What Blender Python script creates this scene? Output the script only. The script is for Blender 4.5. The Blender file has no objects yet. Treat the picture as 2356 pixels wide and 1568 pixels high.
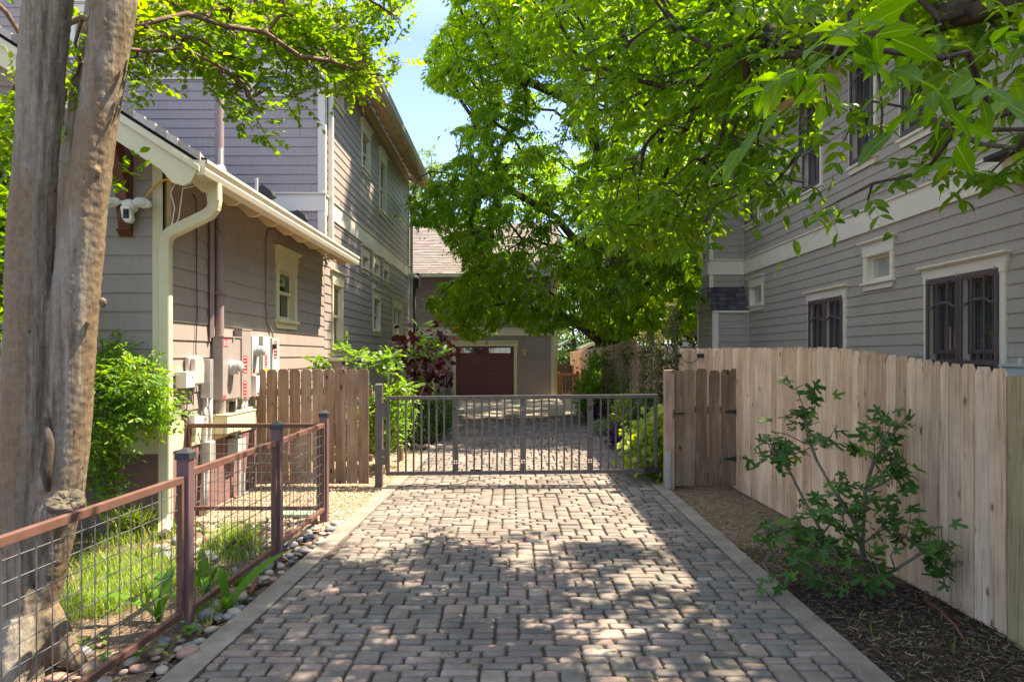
import bpy, math, random
import numpy as np
from mathutils import Vector, noise as mnoise
C = bpy.context.scene.collection
SC = bpy.context.scene
rng = np.random.default_rng(7)
random.seed(7)
F, CU, CV, CH = 1571.0, 1178.0, 816.0, 1.75      # focal length (px of a 2356 wide picture), principal point, camera height

# ---------------- camera ----------------
cam_d = bpy.data.cameras.new('camera'); cam = bpy.data.objects.new('camera', cam_d); C.objects.link(cam)
cam.location = (0, 0, CH); cam.rotation_euler = (math.radians(90), 0, 0)
cam_d.sensor_width = 36; cam_d.lens = 24.0; cam_d.shift_y = 32.0/2356; cam_d.clip_end = 2000; cam_d.clip_start = .05
SC.camera = cam
# ---------------- sky and sun ----------------
SUN = Vector((.5, .22, 1.0)).normalized()
W = bpy.data.worlds.new('World'); SC.world = W; W.use_nodes = True
nt = W.node_tree; bg = nt.nodes['Background']
sky = nt.nodes.new('ShaderNodeTexSky'); sky.sky_type = 'NISHITA'; sky.sun_disc = False
sky.sun_elevation = math.asin(SUN.z); sky.sun_rotation = math.atan2(SUN.x, SUN.y)
sky.air_density = 1.0; sky.dust_density = 0.1; sky.ozone_density = 1.5
hs_ = nt.nodes.new('ShaderNodeHueSaturation'); hs_.inputs['Saturation'].default_value = .72; nt.links.new(sky.outputs[0], hs_.inputs['Color']); 
tcw = nt.nodes.new('ShaderNodeTexCoord'); sxyz = nt.nodes.new('ShaderNodeSeparateXYZ'); nt.links.new(tcw.outputs['Generated'], sxyz.inputs[0])
rw_ = nt.nodes.new('ShaderNodeValToRGB'); rw_.color_ramp.elements[0].position = .0; rw_.color_ramp.elements[0].color = (.36, .46, .6, 1); rw_.color_ramp.elements[1].position = .8; rw_.color_ramp.elements[1].color = (1.35, 1.3, 1.22, 1); e_ = rw_.color_ramp.elements.new(.42); e_.color = (.30, .385, .66, 1)
nt.links.new(sxyz.outputs[2], rw_.inputs[0]); mxw = nt.nodes.new('ShaderNodeMix'); mxw.data_type = 'RGBA'; mxw.blend_type = 'MULTIPLY'; mxw.inputs[0].default_value = 1.0; nt.links.new(hs_.outputs[0], mxw.inputs[6]); nt.links.new(rw_.outputs[0], mxw.inputs[7]); nt.links.new(mxw.outputs[2], bg.inputs[0]); bg.inputs[1].default_value = .15
sl = bpy.data.lights.new('sun', 'SUN'); sl.energy = 3.75; sl.angle = math.radians(.53); sl.color = (1, .91, .8)
so = bpy.data.objects.new('sun', sl); C.objects.link(so); so.rotation_euler = SUN.to_track_quat('Z', 'Y').to_euler()
SC.view_settings.view_transform = 'Standard'; SC.view_settings.look = 'None'
SC.view_settings.exposure = 2.27; SC.view_settings.gamma = 1.0
SC.view_settings.use_white_balance = True; SC.view_settings.white_balance_temperature = 7500; SC.view_settings.white_balance_tint = 12

# ---------------- helpers ----------------
def P(u, v, Y): return np.array([(u-CU)*Y/F, Y, CH-(v-CV)*Y/F])
def G(u, v, z=0.0):
    Y = (CH-z)*F/(v-CV); return np.array([(u-CU)*Y/F, Y, z])
def proj(p):
    p = np.asarray(p, float); Y = np.maximum(p[..., 1], .05)
    return np.stack([CU+p[..., 0]*F/Y, CV-(p[..., 2]-CH)*F/Y], -1)
def norm(a):
    a = np.asarray(a, float); return a/np.maximum(np.linalg.norm(a, axis=-1, keepdims=True), 1e-9)
def wloc(o):
    l = np.zeros(3)
    while o is not None: l = l+np.array(o.location); o = o.parent
    return l
def tag(o, label=None, cat=None, group=None, kind=None):
    if label: o['label'] = label
    if cat: o['category'] = cat
    if group: o['group'] = group
    if kind: o['kind'] = kind
    return o
def thing(name, label, cat, loc, group=None):
    o = bpy.data.objects.new(name, None); C.objects.link(o); o.location = tuple(float(c) for c in loc); o.empty_display_size = .1
    return tag(o, label, cat, group)
def link_mesh(name, me, mat, parent=None):
    o = bpy.data.objects.new(name, me); C.objects.link(o)
    if mat: me.materials.append(mat)
    if parent is not None: o.parent = parent
    return o
def np_mesh(name, V, Fa, mat, parent=None, attrs=None, smooth=False, origin=None):
    """Fa: list of (M,k) int arrays"""
    V = np.asarray(V, np.float64)
    off = wloc(parent) if parent is not None else (np.zeros(3) if origin is None else np.asarray(origin, float))
    me = bpy.data.meshes.new(name)
    if not isinstance(Fa, list): Fa = [Fa]
    nl = sum(f.size for f in Fa); npg = sum(len(f) for f in Fa)
    me.vertices.add(len(V)); me.loops.add(nl); me.polygons.add(npg)
    me.vertices.foreach_set('co', (V-off).astype(np.float32).ravel())
    me.loops.foreach_set('vertex_index', np.concatenate([f.ravel() for f in Fa]).astype(np.int32))
    tot = np.concatenate([np.full(len(f), f.shape[1]) for f in Fa]).astype(np.int32)
    me.polygons.foreach_set('loop_start', (np.cumsum(tot)-tot).astype(np.int32))
    me.update(calc_edges=True)
    if attrs:
        for k, a in attrs.items():
            at = me.attributes.new(k, 'FLOAT', 'POINT'); at.data.foreach_set('value', np.asarray(a, np.float32))
    if smooth: me.polygons.foreach_set('use_smooth', np.ones(npg, bool))
    o = link_mesh(name, me, mat, parent)
    if parent is None and origin is not None: o.location = tuple(float(c) for c in origin)
    return o
class MB:
    def __init__(s): s.v = []; s.f = []; s.a = []; s.cur = 0.5
    def add(s, vs, fs):
        b = len(s.v); s.v += [tuple(map(float, p)) for p in vs]; s.a += [s.cur]*len(vs); s.f += [tuple(b+i for i in f) for f in fs]; return s
    def hexa(s, p):   # 8 points: bottom 4 (ccw), top 4
        return s.add(p, [(3, 2, 1, 0), (4, 5, 6, 7), (0, 1, 5, 4), (1, 2, 6, 5), (2, 3, 7, 6), (3, 0, 4, 7)])
    def box(s, x0, x1, y0, y1, z0, z1):
        return s.hexa([(x0, y0, z0), (x1, y0, z0), (x1, y1, z0), (x0, y1, z0), (x0, y0, z1), (x1, y0, z1), (x1, y1, z1), (x0, y1, z1)])
    def fbox(s, fr, a0, a1, z0, z1, n0, n1):
        return s.hexa([fr(a0, z0, n0), fr(a1, z0, n0), fr(a1, z0, n1), fr(a0, z0, n1), fr(a0, z1, n0), fr(a1, z1, n0), fr(a1, z1, n1), fr(a0, z1, n1)])
    def prism(s, pts, ext):   # polygon points (3d) extruded by vector ext
        n = len(pts); pts = [np.asarray(p, float) for p in pts]; ext = np.asarray(ext, float)
        q = [p+ext for p in pts]
        return s.add(pts+q, [tuple(range(n-1, -1, -1)), tuple(range(n, 2*n))]+[(i, (i+1) % n, n+(i+1) % n, n+i) for i in range(n)])
    def tube(s, pts, r, sides=8, cap=True):
        pts = [np.asarray(p, float) for p in pts]; n = len(pts)
        if not hasattr(r, '__len__'): r = [r]*n
        up = None; vs = []
        for i, p in enumerate(pts):
            d = norm(pts[min(i+1, n-1)]-pts[max(i-1, 0)])
            if up is None:
                up = np.array([0, 0, 1.]) if abs(d[2]) < .9 else np.array([1., 0, 0])
            a = norm(np.cross(d, up)); b = np.cross(a, d); up = b
            for k in range(sides):
                t = 2*math.pi*k/sides; vs.append(p+r[i]*(math.cos(t)*a+math.sin(t)*b))
        fs = [(i*sides+k, i*sides+(k+1) % sides, (i+1)*sides+(k+1) % sides, (i+1)*sides+k) for i in range(n-1) for k in range(sides)]
        if cap: fs += [tuple(range(sides-1, -1, -1)), tuple((n-1)*sides+k for k in range(sides))]
        return s.add(vs, fs)
    def ell(s, c, r, seg=14, rings=8, rot=None):
        vs = []; c = np.asarray(c, float); r = np.asarray(r, float)
        for i in range(rings+1):
            th = math.pi*i/rings
            for k in range(seg):
                ph = 2*math.pi*k/seg; p = np.array([math.sin(th)*math.cos(ph), math.sin(th)*math.sin(ph), math.cos(th)])*r
                if rot is not None: p = rot@p
                vs.append(c+p)
        return s.add(vs, [(i*seg+k, (i+1)*seg+k, (i+1)*seg+(k+1) % seg, i*seg+(k+1) % seg) for i in range(rings) for k in range(seg)])
    def build(s, name, mat, parent=None, bevel=0, smooth=False, origin=None, rnd=False):
        me = bpy.data.meshes.new(name)
        off = wloc(parent) if parent is not None else (np.zeros(3) if origin is None else np.asarray(origin, float))
        me.from_pydata([tuple(np.asarray(p)-off) for p in s.v], [], s.f); me.update()
        if rnd:
            at = me.attributes.new('rnd', 'FLOAT', 'POINT'); at.data.foreach_set('value', np.array(s.a, np.float32))
        if smooth: me.polygons.foreach_set('use_smooth', np.ones(len(me.polygons), bool))
        o = link_mesh(name, me, mat, parent)
        if parent is None and origin is not None: o.location = tuple(float(c) for c in origin)
        if bevel:
            m = o.modifiers.new('bevel', 'BEVEL'); m.width = bevel; m.segments = 2; m.limit_method = 'ANGLE'
        return o
def frame(kind, c):
    if kind == 'L': return lambda a, z, n=0: (c+n, a, z)       # wall facing +x, a = y
    if kind == 'R': return lambda a, z, n=0: (c-n, a, z)       # wall facing -x, a = y
    return lambda a, z, n=0: (a, c-n, z)                        # wall facing -y, a = x

# ---------------- materials ----------------
def nodes(name):
    m = bpy.data.materials.new(name); m.use_nodes = True; nt = m.node_tree
    return m, nt, nt.nodes['Principled BSDF'], nt.nodes.new, nt.links.new
def ramp(N, stops, interp='LINEAR'):
    r = N('ShaderNodeValToRGB'); e = r.color_ramp.elements; r.color_ramp.interpolation = interp
    while len(e) < len(stops): e.new(.5)
    for i, (p, c) in enumerate(stops): e[i].position = p; e[i].color = (*c, 1)
    return r
def coord(N, L, scale=(1, 1, 1)):
    t = N('ShaderNodeTexCoord'); m = N('ShaderNodeMapping'); m.inputs['Scale'].default_value = scale; L(t.outputs['Object'], m.inputs[0]); return m.outputs[0]
def noise(N, L, vec, sc, det=6, rough=.6):
    n = N('ShaderNodeTexNoise'); n.inputs['Scale'].default_value = sc; n.inputs['Detail'].default_value = det; n.inputs['Roughness'].default_value = rough
    L(vec, n.inputs['Vector']); return n.outputs['Fac']
def mixc(N, L, f, a, b, mode='MIX'):
    m = N('ShaderNodeMix'); m.data_type = 'RGBA'; m.blend_type = mode
    for s, x in ((0, f), (6, a), (7, b)):
        if isinstance(x, (tuple, float, int)): m.inputs[s].default_value = (*x, 1) if isinstance(x, tuple) else x
        else: L(x, m.inputs[s])
    return m.outputs[2]
def bump(N, L, h, st, dist, bs):
    b = N('ShaderNodeBump'); b.inputs['Strength'].default_value = st; b.inputs['Distance'].default_value = dist; L(h, b.inputs['Height']); L(b.outputs[0], bs.inputs['Normal'])
def basic(name, col, rough=.6, var=.15, sc=3, scale=(1, 1, 1), bst=.15, bsc=60, bd=.003, metal=0, spec=.5, dirt=None, dsc=1.2, damt=.4):
    m, nt, bs, N, L = nodes(name); v = coord(N, L, scale)
    n = noise(N, L, v, sc); r = ramp(N, [(.3, tuple(c*(1-var) for c in col)), (.7, tuple(min(1, c*(1+var)) for c in col))]); L(n, r.inputs[0]); out = r.outputs[0]
    if dirt:
        d = noise(N, L, v, dsc, 8, .7); dr = ramp(N, [(.45, (0, 0, 0)), (.7, (damt,)*3)]); L(d, dr.inputs[0]); out = mixc(N, L, dr.outputs[0], out, dirt)
    L(out, bs.inputs['Base Color']); bs.inputs['Roughness'].default_value = rough; bs.inputs['Metallic'].default_value = metal; bs.inputs['Specular IOR Level'].default_value = spec
    if bst: bump(N, L, noise(N, L, v, bsc, 4), bst, bd, bs)
    return m
M = {}
def siding_mat(name, col, var=.1):
    m, nt, bs, N, L = nodes(name); v = coord(N, L); vs = coord(N, L, (1.2, 1.2, 14))
    n = noise(N, L, v, 1.3, 8, .65); n2 = noise(N, L, coord(N, L, (7, 7, 1.1)), 2.5, 5)
    r = ramp(N, [(.3, tuple(c*(1-var) for c in col)), (.72, tuple(c*(1+var) for c in col))]); L(n, r.inputs[0])
    r2 = ramp(N, [(.35, (.93, .925, .91)), (.6, (1, 1, 1))]); L(n2, r2.inputs[0])
    L(mixc(N, L, 1.0, r.outputs[0], r2.outputs[0], 'MULTIPLY'), bs.inputs['Base Color']); bs.inputs['Roughness'].default_value = .5; bs.inputs['Specular IOR Level'].default_value = .45
    a = N('ShaderNodeMath'); a.operation = 'ADD'; L(noise(N, L, vs, 22, 4), a.inputs[0]); L(noise(N, L, v, .9, 2), a.inputs[1]); bump(N, L, a.outputs[0], .35, .004, bs)
    return m
M['sid_low'] = siding_mat('mauve_siding_paint', (.32, .27, .24), .09)
M['sid_up'] = siding_mat('grey_mauve_siding_paint', (.355, .288, .25), .07)
M['sid_r'] = siding_mat('taupe_siding_paint', (.37, .325, .262), .07)
M['sid_g'] = siding_mat('garage_siding_paint', (.33, .262, .245), .07)
M['cream'] = basic('cream_paint', (.64, .57, .37), .45, .05, 2, dirt=(.45, .4, .28), damt=.25, bst=.12)
M['creamr'] = basic('pale_cream_paint', (.7, .64, .5), .45, .04, 2, dirt=(.55, .5, .42), damt=.2, bst=.1)
M['soffit'] = basic('soffit_paint', (.72, .58, .37), .55, .05, 2)
M['skirt'] = basic('maroon_masonry_paint', (.2, .11, .1), .8, .15, 4, dirt=(.1, .06, .05), bst=.4, bsc=40)
M['maroon'] = basic('maroon_paint', (.15, .036, .035), .45, .1, 3, bst=.08)
M['brace'] = basic('brown_red_stain', (.16, .05, .03), .5, .2, 4, scale=(3, 3, .6), bst=.2, bsc=20)
M['screen'] = basic('brown_screen_frame', (.1, .07, .075), .45, .08, 3)
M['steel'] = basic('weathered_steel', (.1, .09, .086), .55, .25, 5, scale=(3, 3, 1), metal=.3, dirt=(.2, .1, .055), damt=.25, bst=.1)
M['rust'] = basic('rusty_brown_metal', (.135, .068, .05), .62, .2, 6, metal=.15, dirt=(.14, .06, .045), damt=.5, bst=.2)
M['postm'] = basic('oxblood_post_paint', (.13, .075, .082), .5, .12, 5, metal=.1, dirt=(.2, .12, .12), damt=.4)
M['cap'] = basic('black_plastic', (.035, .036, .038), .45, .15, 8)
M['black'] = basic('black_metal', (.015, .015, .016), .4, .1, 8)
M['wire'] = basic('galvanised_wire', (.2, .2, .2), .38, .2, 9, metal=.7, bst=0)
M['galv'] = basic('galvanised_sheet', (.5, .5, .49), .4, .12, 6, metal=.6, bst=.1)
M['pvc'] = basic('grey_pipe', (.42, .43, .42), .5, .08, 5)
M['boxg'] = basic('grey_enclosure_paint', (.47, .5, .47), .45, .05, 4)
M['boxm'] = basic('mauve_enclosure_paint', (.29, .25, .235), .42, .06, 4, dirt=(.42, .36, .33), damt=.3)
M['boxt'] = basic('taupe_plastic', (.46, .4, .37), .5, .06, 4)
M['boxl'] = basic('light_grey_plastic', (.55, .55, .52), .45, .05, 4)
M['white'] = basic('white_plastic', (.78, .76, .72), .35, .04, 4)
M['red'] = basic('red_sticker', (.7, .025, .03), .4, .05, 9, bst=0)
M['whites'] = basic('white_print', (.82, .82, .8), .5, .02, 4, bst=0)
M['yellow'] = basic('yellow_cable', (.7, .42, .02), .45, .05, 5, bst=0)
M['pipem'] = basic('mauve_pipe_paint', (.27, .2, .19), .5, .08, 4)
M['cable'] = basic('dark_cable', (.03, .025, .022), .6, .1, 5, bst=0)
M['conc'] = basic('concrete', (.215, .185, .15), .9, .22, 5, dirt=(.1, .085, .065), dsc=3.3, damt=.65, bst=.9, bsc=90, bd=.004)
M['apron'] = basic('apron_concrete', (.37, .31, .24), .85, .08, 1.5, dirt=(.36, .29, .21), damt=.5, bst=.3)
M['cstone'] = basic('limestone', (.5, .43, .33), .85, .15, 5, dirt=(.3, .25, .18), bst=.5, bsc=25, bd=.01)
M['orangew'] = basic('orange_cedar', (.42, .17, .05), .6, .2, 5, scale=(4, 4, .7))
M['darkw'] = basic('dark_wood', (.05, .04, .032), .75, .25, 4, scale=(4, 4, .7))
M['tan'] = basic('tan_paint', (.55, .47, .3), .6, .08, 3)
M['pale'] = basic('pale_blue_grey_paint', (.5, .55, .52), .6, .05, 2)
M['dirt_sub'] = basic('joint_soil', (.06, .045, .03), .95, .4, 25, bst=.8, bsc=90, bd=.01)
M['soil'] = basic('garden_soil', (.105, .07, .045), .95, .45, 14, dirt=(.21, .155, .1), dsc=9, damt=.7, bst=1, bsc=45, bd=.02)
M['mulchs'] = basic('dark_mulch_soil', (.032, .022, .015), .95, .5, 16, dirt=(.08, .05, .03), dsc=12, damt=.6, bst=1, bsc=50, bd=.02)
M['gravs'] = basic('gravel_bed_soil', (.24, .18, .115), .95, .35, 40, dirt=(.2, .14, .09), dsc=30, damt=.6, bst=1, bsc=90, bd=.02)
M['grassb'] = basic('lawn_soil', (.1, .14, .035), .95, .4, 12, bst=1, bsc=45, bd=.02)
def rndmat(name, stops, rough=.85, noise_sc=30, namt=.25, bst=.5, bsc=80, bd=.003, interp='LINEAR', spec=.3, big=False):
    m, nt, bs, N, L = nodes(name); at = N('ShaderNodeAttribute'); at.attribute_name = 'rnd'
    r = ramp(N, stops, interp); L(at.outputs['Fac'], r.inputs[0]); v = coord(N, L)
    n = noise(N, L, v, noise_sc); nr = ramp(N, [(.3, (1-namt,)*3), (.7, (1+namt*.6,)*3)]); L(n, nr.inputs[0])
    n2 = noise(N, L, v, noise_sc*7, 3); nr2 = ramp(N, [(.3, (.86,)*3), (.75, (1.12,)*3)]); L(n2, nr2.inputs[0])
    o = mixc(N, L, 1.0, r.outputs[0], nr.outputs[0], 'MULTIPLY'); o = mixc(N, L, 1.0, o, nr2.outputs[0], 'MULTIPLY')
    if big: b3 = noise(N, L, v, 1.3, 5); br3 = ramp(N, [(.35, (.74, .73, .72)), (.65, (1.1, 1.1, 1.1))]); L(b3, br3.inputs[0]); o = mixc(N, L, 1.0, o, br3.outputs[0], 'MULTIPLY')
    L(o, bs.inputs['Base Color']); bs.inputs['Roughness'].default_value = rough; bs.inputs['Specular IOR Level'].default_value = spec
    if bst: bump(N, L, n2, bst, bd, bs)
    return m
M['paver'] = rndmat('tumbled_concrete_pavers', [(0, (.145, .13, .112)), (.3, (.205, .178, .152)), (.5, (.23, .177, .15)), (.7, (.168, .165, .145)), (.85, (.265, .197, .165)), (1, (.285, .245, .2))], .9, 9, .22, .9, 60, .005, big=True)
M['chips'] = rndmat('wood_chips', [(0, (.1, .06, .035)), (.5, (.25, .165, .1)), (1, (.45, .34, .23))], .9, 30, .2, .2)
M['mulch'] = rndmat('dark_mulch', [(0, (.03, .019, .012)), (.5, (.095, .062, .038)), (.85, (.19, .13, .08)), (1, (.38, .29, .19))], .95, 30, .2, .2)
M['gravel'] = rndmat('tan_gravel', [(0, (.2, .14, .085)), (.4, (.36, .26, .165)), (.8, (.45, .35, .24)), (1, (.58, .5, .4))], .9, 40, .2, .2)
def shingle(name, c1, c2, c3):
    m, nt, bs, N, L = nodes(name); at = N('ShaderNodeAttribute'); at.attribute_name = 'rnd'
    r = ramp(N, [(0, c1), (.5, c2), (1, c3)]); L(at.outputs['Fac'], r.inputs[0]); v = coord(N, L)
    n = noise(N, L, v, 160, 2); nr = ramp(N, [(.3, (.75,)*3), (.7, (1.2,)*3)]); L(n, nr.inputs[0])
    L(mixc(N, L, 1.0, r.outputs[0], nr.outputs[0], 'MULTIPLY'), bs.inputs['Base Color']); bs.inputs['Roughness'].default_value = .92; bump(N, L, n, .5, .003, bs); return m
M['sh_tan'] = shingle('tan_shingles', (.145, .12, .108), (.2, .17, .15), (.26, .225, .2))
M['sh_dark'] = shingle('dark_shingles', (.035, .033, .038), (.07, .066, .075), (.12, .11, .12))
def wood(name, ca, cb, cc, knots=True, grey=None):
    m, nt, bs, N, L = nodes(name); at = N('ShaderNodeAttribute'); at.attribute_name = 'rnd'
    r = ramp(N, [(0, ca), (.5, cb), (1, cc)]); L(at.outputs['Fac'], r.inputs[0])
    t = N('ShaderNodeTexCoord'); ad = N('ShaderNodeVectorMath'); ad.operation = 'ADD'; cmb = N('ShaderNodeCombineXYZ')
    mu = N('ShaderNodeMath'); mu.operation = 'MULTIPLY'; mu.inputs[1].default_value = 37.0; L(at.outputs['Fac'], mu.inputs[0])
    L(mu.outputs[0], cmb.inputs[2]); L(mu.outputs[0], cmb.inputs[0]); L(t.outputs['Object'], ad.inputs[0]); L(cmb.outputs[0], ad.inputs[1])
    mp = N('ShaderNodeMapping'); mp.inputs['Scale'].default_value = (34, 34, 1.3); L(ad.outputs[0], mp.inputs[0])
    g = noise(N, L, mp.outputs[0], 1.6, 6, .6); gr = ramp(N, [(.3, (.5, .46, .42)), (.48, (.95, .94, .93)), (.72, (1.14, 1.14, 1.12))]); L(g, gr.inputs[0])
    o = mixc(N, L, 1.0, r.outputs[0], gr.outputs[0], 'MULTIPLY')
    big = noise(N, L, ad.outputs[0], 2.2, 5); br = ramp(N, [(.35, (.78, .78, .78)), (.65, (1.1, 1.1, 1.1))]); L(big, br.inputs[0]); o = mixc(N, L, 1.0, o, br.outputs[0], 'MULTIPLY')
    if knots:
        mp2 = N('ShaderNodeMapping'); mp2.inputs['Scale'].default_value = (7, 7, 3.6); L(ad.outputs[0], mp2.inputs[0])
        vo = N('ShaderNodeTexVoronoi'); vo.inputs['Scale'].default_value = 1.0; L(mp2.outputs[0], vo.inputs['Vector'])
        kr = ramp(N, [(.0, (.2, .13, .09)), (.08, (.3, .21, .15)), (.1, (.7, .62, .55)), (.17, (1, 1, 1))]); L(vo.outputs['Distance'], kr.inputs[0]); o = mixc(N, L, 1.0, o, kr.outputs[0], 'MULTIPLY')
    if grey:
        gm = N('ShaderNodeMapping'); gm.inputs['Scale'].default_value = (12, 12, 1.1); L(ad.outputs[0], gm.inputs[0])
        gg = noise(N, L, gm.outputs[0], 1.1, 6, .7); g2 = ramp(N, [(.5, (0, 0, 0)), (.68, (.75,)*3)]); L(gg, g2.inputs[0]); o = mixc(N, L, g2.outputs[0], o, grey)
    L(o, bs.inputs['Base Color']); bs.inputs['Roughness'].default_value = .82; bs.inputs['Specular IOR Level'].default_value = .25; bump(N, L, g, .45, .003, bs); return m
M['cedar'] = wood('pale_cedar_boards', (.5, .335, .21), (.64, .455, .305), (.74, .56, .41), grey=(.52, .4, .29))
M['oldwood'] = wood('weathered_boards', (.24, .155, .1), (.31, .215, .145), (.37, .27, .19), grey=(.36, .29, .22))
M['gatewood'] = wood('dark_weathered_boards', (.17, .105, .065), (.22, .145, .095), (.27, .185, .125), grey=(.28, .22, .17))
M['greenwood'] = wood('treated_post_wood', (.36, .29, .16), (.38, .31, .17), (.4, .33, .19))
M['endwood'] = wood('end_post_wood', (.36, .25, .175), (.39, .28, .2), (.42, .31, .23))
def glass(name, col, curtain=None):
    m, nt, bs, N, L = nodes(name)
    if curtain:
        w = N('ShaderNodeTexWave'); w.wave_type = 'BANDS'; w.bands_direction = 'Y'; w.inputs['Scale'].default_value = 5; w.inputs['Distortion'].default_value = 3; w.inputs['Detail'].default_value = 2; w.inputs['Detail Scale'].default_value = .6
        L(coord(N, L, (1, 1, .15)), w.inputs[0]); r = ramp(N, [(.25, col), (.75, curtain)]); L(w.outputs['Fac'], r.inputs[0]); L(r.outputs[0], bs.inputs['Base Color'])
    else: bs.inputs['Base Color'].default_value = (*col, 1)
    bs.inputs['Roughness'].default_value = .04; bs.inputs['Specular IOR Level'].default_value = 1.0; bs.inputs['IOR'].default_value = 1.7
    bump(N, L, noise(N, L, coord(N, L), 2.0, 2), .12, .004, bs)
    return m
M['pane'] = glass('window_glass', (.012, .018, .014)); M['panec'] = glass('curtained_glass', (.025, .027, .03), (.07, .068, .064)); M['panel'] = glass('pale_blind_glass', (.32, .32, .27), (.42, .42, .35))
m, nt_, bs, N_, L_ = nodes('meter_glass'); bs.inputs['Base Color'].default_value = (.42, .43, .41, 1); bs.inputs['Roughness'].default_value = .08; bs.inputs['Transmission Weight'].default_value = .35; M['dome'] = m
def leafmat(name, stops, trans=.45, gloss=.35, midrib=False, tval=2.1):
    m, nt, bs, N, L = nodes(name); at = N('ShaderNodeAttribute'); at.attribute_name = 'rnd'
    r = ramp(N, stops); L(at.outputs['Fac'], r.inputs[0]); col = r.outputs[0]
    if midrib:
        a2 = N('ShaderNodeAttribute'); a2.attribute_name = 'mid'; mr = ramp(N, [(0, (.55,)*3), (.10, (0, 0, 0))]); L(a2.outputs['Fac'], mr.inputs[0]); col = mixc(N, L, mr.outputs[0], col, (.3, .42, .09))
    L(col, bs.inputs['Base Color']); bs.inputs['Roughness'].default_value = .42; bs.inputs['Specular IOR Level'].default_value = gloss
    tr = N('ShaderNodeBsdfTranslucent'); hs = N('ShaderNodeHueSaturation'); hs.inputs['Hue'].default_value = .487; hs.inputs['Saturation'].default_value = 1.12; hs.inputs['Value'].default_value = tval; L(col, hs.inputs['Color']); L(hs.outputs[0], tr.inputs[0])
    mx = N('ShaderNodeMixShader'); mx.inputs[0].default_value = trans; L(bs.outputs[0], mx.inputs[1]); L(tr.outputs[0], mx.inputs[2]); L(mx.outputs[0], nt.nodes['Material Output'].inputs[0]); return m
M['l_ash'] = leafmat('ash_leaves', [(0, (.045, .12, .014)), (.5, (.1, .2, .018)), (1, (.19, .28, .03))], .55, .3, True, tval=2.3)
M['l_crape'] = leafmat('myrtle_leaves', [(0, (.07, .16, .012)), (.5, (.115, .22, .016)), (1, (.19, .27, .025))], .55, .3)
M['l_pecan'] = leafmat('pecan_leaves', [(0, (.07, .165, .014)), (.5, (.12, .225, .018)), (1, (.22, .32, .03))], .6, .3, tval=2.5)
M['l_far'] = leafmat('distant_leaves', [(0, (.07, .14, .03)), (1, (.15, .24, .06))], .45, .2)
M['l_fig'] = leafmat('fig_leaves', [(0, (.035, .10, .02)), (.6, (.055, .14, .025)), (1, (.12, .22, .03))], .3, .25)
M['l_nan'] = leafmat('nandina_leaves', [(0, (.06, .16, .02)), (.7, (.13, .27, .025)), (1, (.27, .36, .05))], .45, .4)
M['l_bright'] = leafmat('laurel_leaves', [(0, (.07, .17, .02)), (1, (.16, .28, .04))], .4, .45)
M['l_lime'] = leafmat('lime_leaves', [(0, (.15, .25, .03)), (1, (.3, .38, .05))], .45, .3)
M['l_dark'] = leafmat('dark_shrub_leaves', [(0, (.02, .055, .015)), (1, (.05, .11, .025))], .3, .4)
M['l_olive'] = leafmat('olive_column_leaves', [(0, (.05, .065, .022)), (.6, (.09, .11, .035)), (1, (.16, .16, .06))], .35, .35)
M['l_red'] = leafmat('redbud_leaves', [(0, (.05, .015, .02)), (.6, (.1, .03, .03)), (.85, (.22, .07, .03)), (1, (.14, .15, .03))], .4, .35)
M['l_purple'] = leafmat('purple_leaves', [(0, (.02, .008, .03)), (1, (.06, .02, .08))], .3, .4)
M['l_sage'] = leafmat('silver_groundcover', [(0, (.12, .19, .09)), (1, (.24, .32, .17))], .3, .2)
M['l_grass'] = leafmat('grass_blades', [(0, (.08, .16, .02)), (.6, (.16, .28, .035)), (1, (.4, .36, .16))], .45, .2)
M['l_iris'] = leafmat('strap_leaves', [(0, (.045, .13, .015)), (1, (.1, .21, .025))], .4, .15)
def bark(name, stops, scale=(5, 5, .8), bst=.6, bd=.01, patches=None, hue=None):
    m, nt, bs, N, L = nodes(name); v = coord(N, L, scale); n = noise(N, L, v, 2.2, 8, .6); r = ramp(N, stops); L(n, r.inputs[0]); o = r.outputs[0]
    if patches:
        p = noise(N, L, coord(N, L, (2.2, 2.2, .7)), 1.5, 3); pr = ramp(N, [(.5, (0, 0, 0)), (.6, (.8,)*3)]); L(p, pr.inputs[0]); o = mixc(N, L, pr.outputs[0], o, patches)
    if hue:
        p = noise(N, L, coord(N, L, (3, 3, .5)), 1.2, 4); pr = ramp(N, [(.42, (.85,)*3), (.5, (0, 0, 0))]); L(p, pr.inputs[0]); o = mixc(N, L, pr.outputs[0], o, hue)
        vo = N('ShaderNodeTexVoronoi'); vo.inputs['Scale'].default_value = 9; L(coord(N, L, (1, 1, .7)), vo.inputs['Vector']); kr = ramp(N, [(.04, (.4, .3, .22)), (.1, (1, 1, 1))]); L(vo.outputs['Distance'], kr.inputs[0]); o = mixc(N, L, 1.0, o, kr.outputs[0], 'MULTIPLY')
    fn = noise(N, L, coord(N, L, (1, 1, .5)), 55, 6, .7); fr_ = ramp(N, [(.3, (.72, .7, .68)), (.5, (1, 1, 1)), (.72, (1.18, 1.18, 1.15))]); L(fn, fr_.inputs[0]); o = mixc(N, L, 1.0, o, fr_.outputs[0], 'MULTIPLY')
    mm = N('ShaderNodeMath'); mm.operation = 'MULTIPLY_ADD'; mm.inputs[1].default_value = .35; L(fn, mm.inputs[0]); L(n, mm.inputs[2])
    L(o, bs.inputs['Base Color']); bs.inputs['Roughness'].default_value = .78; bs.inputs['Specular IOR Level'].default_value = .22; bump(N, L, mm.outputs[0], bst, bd, bs); return m
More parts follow.
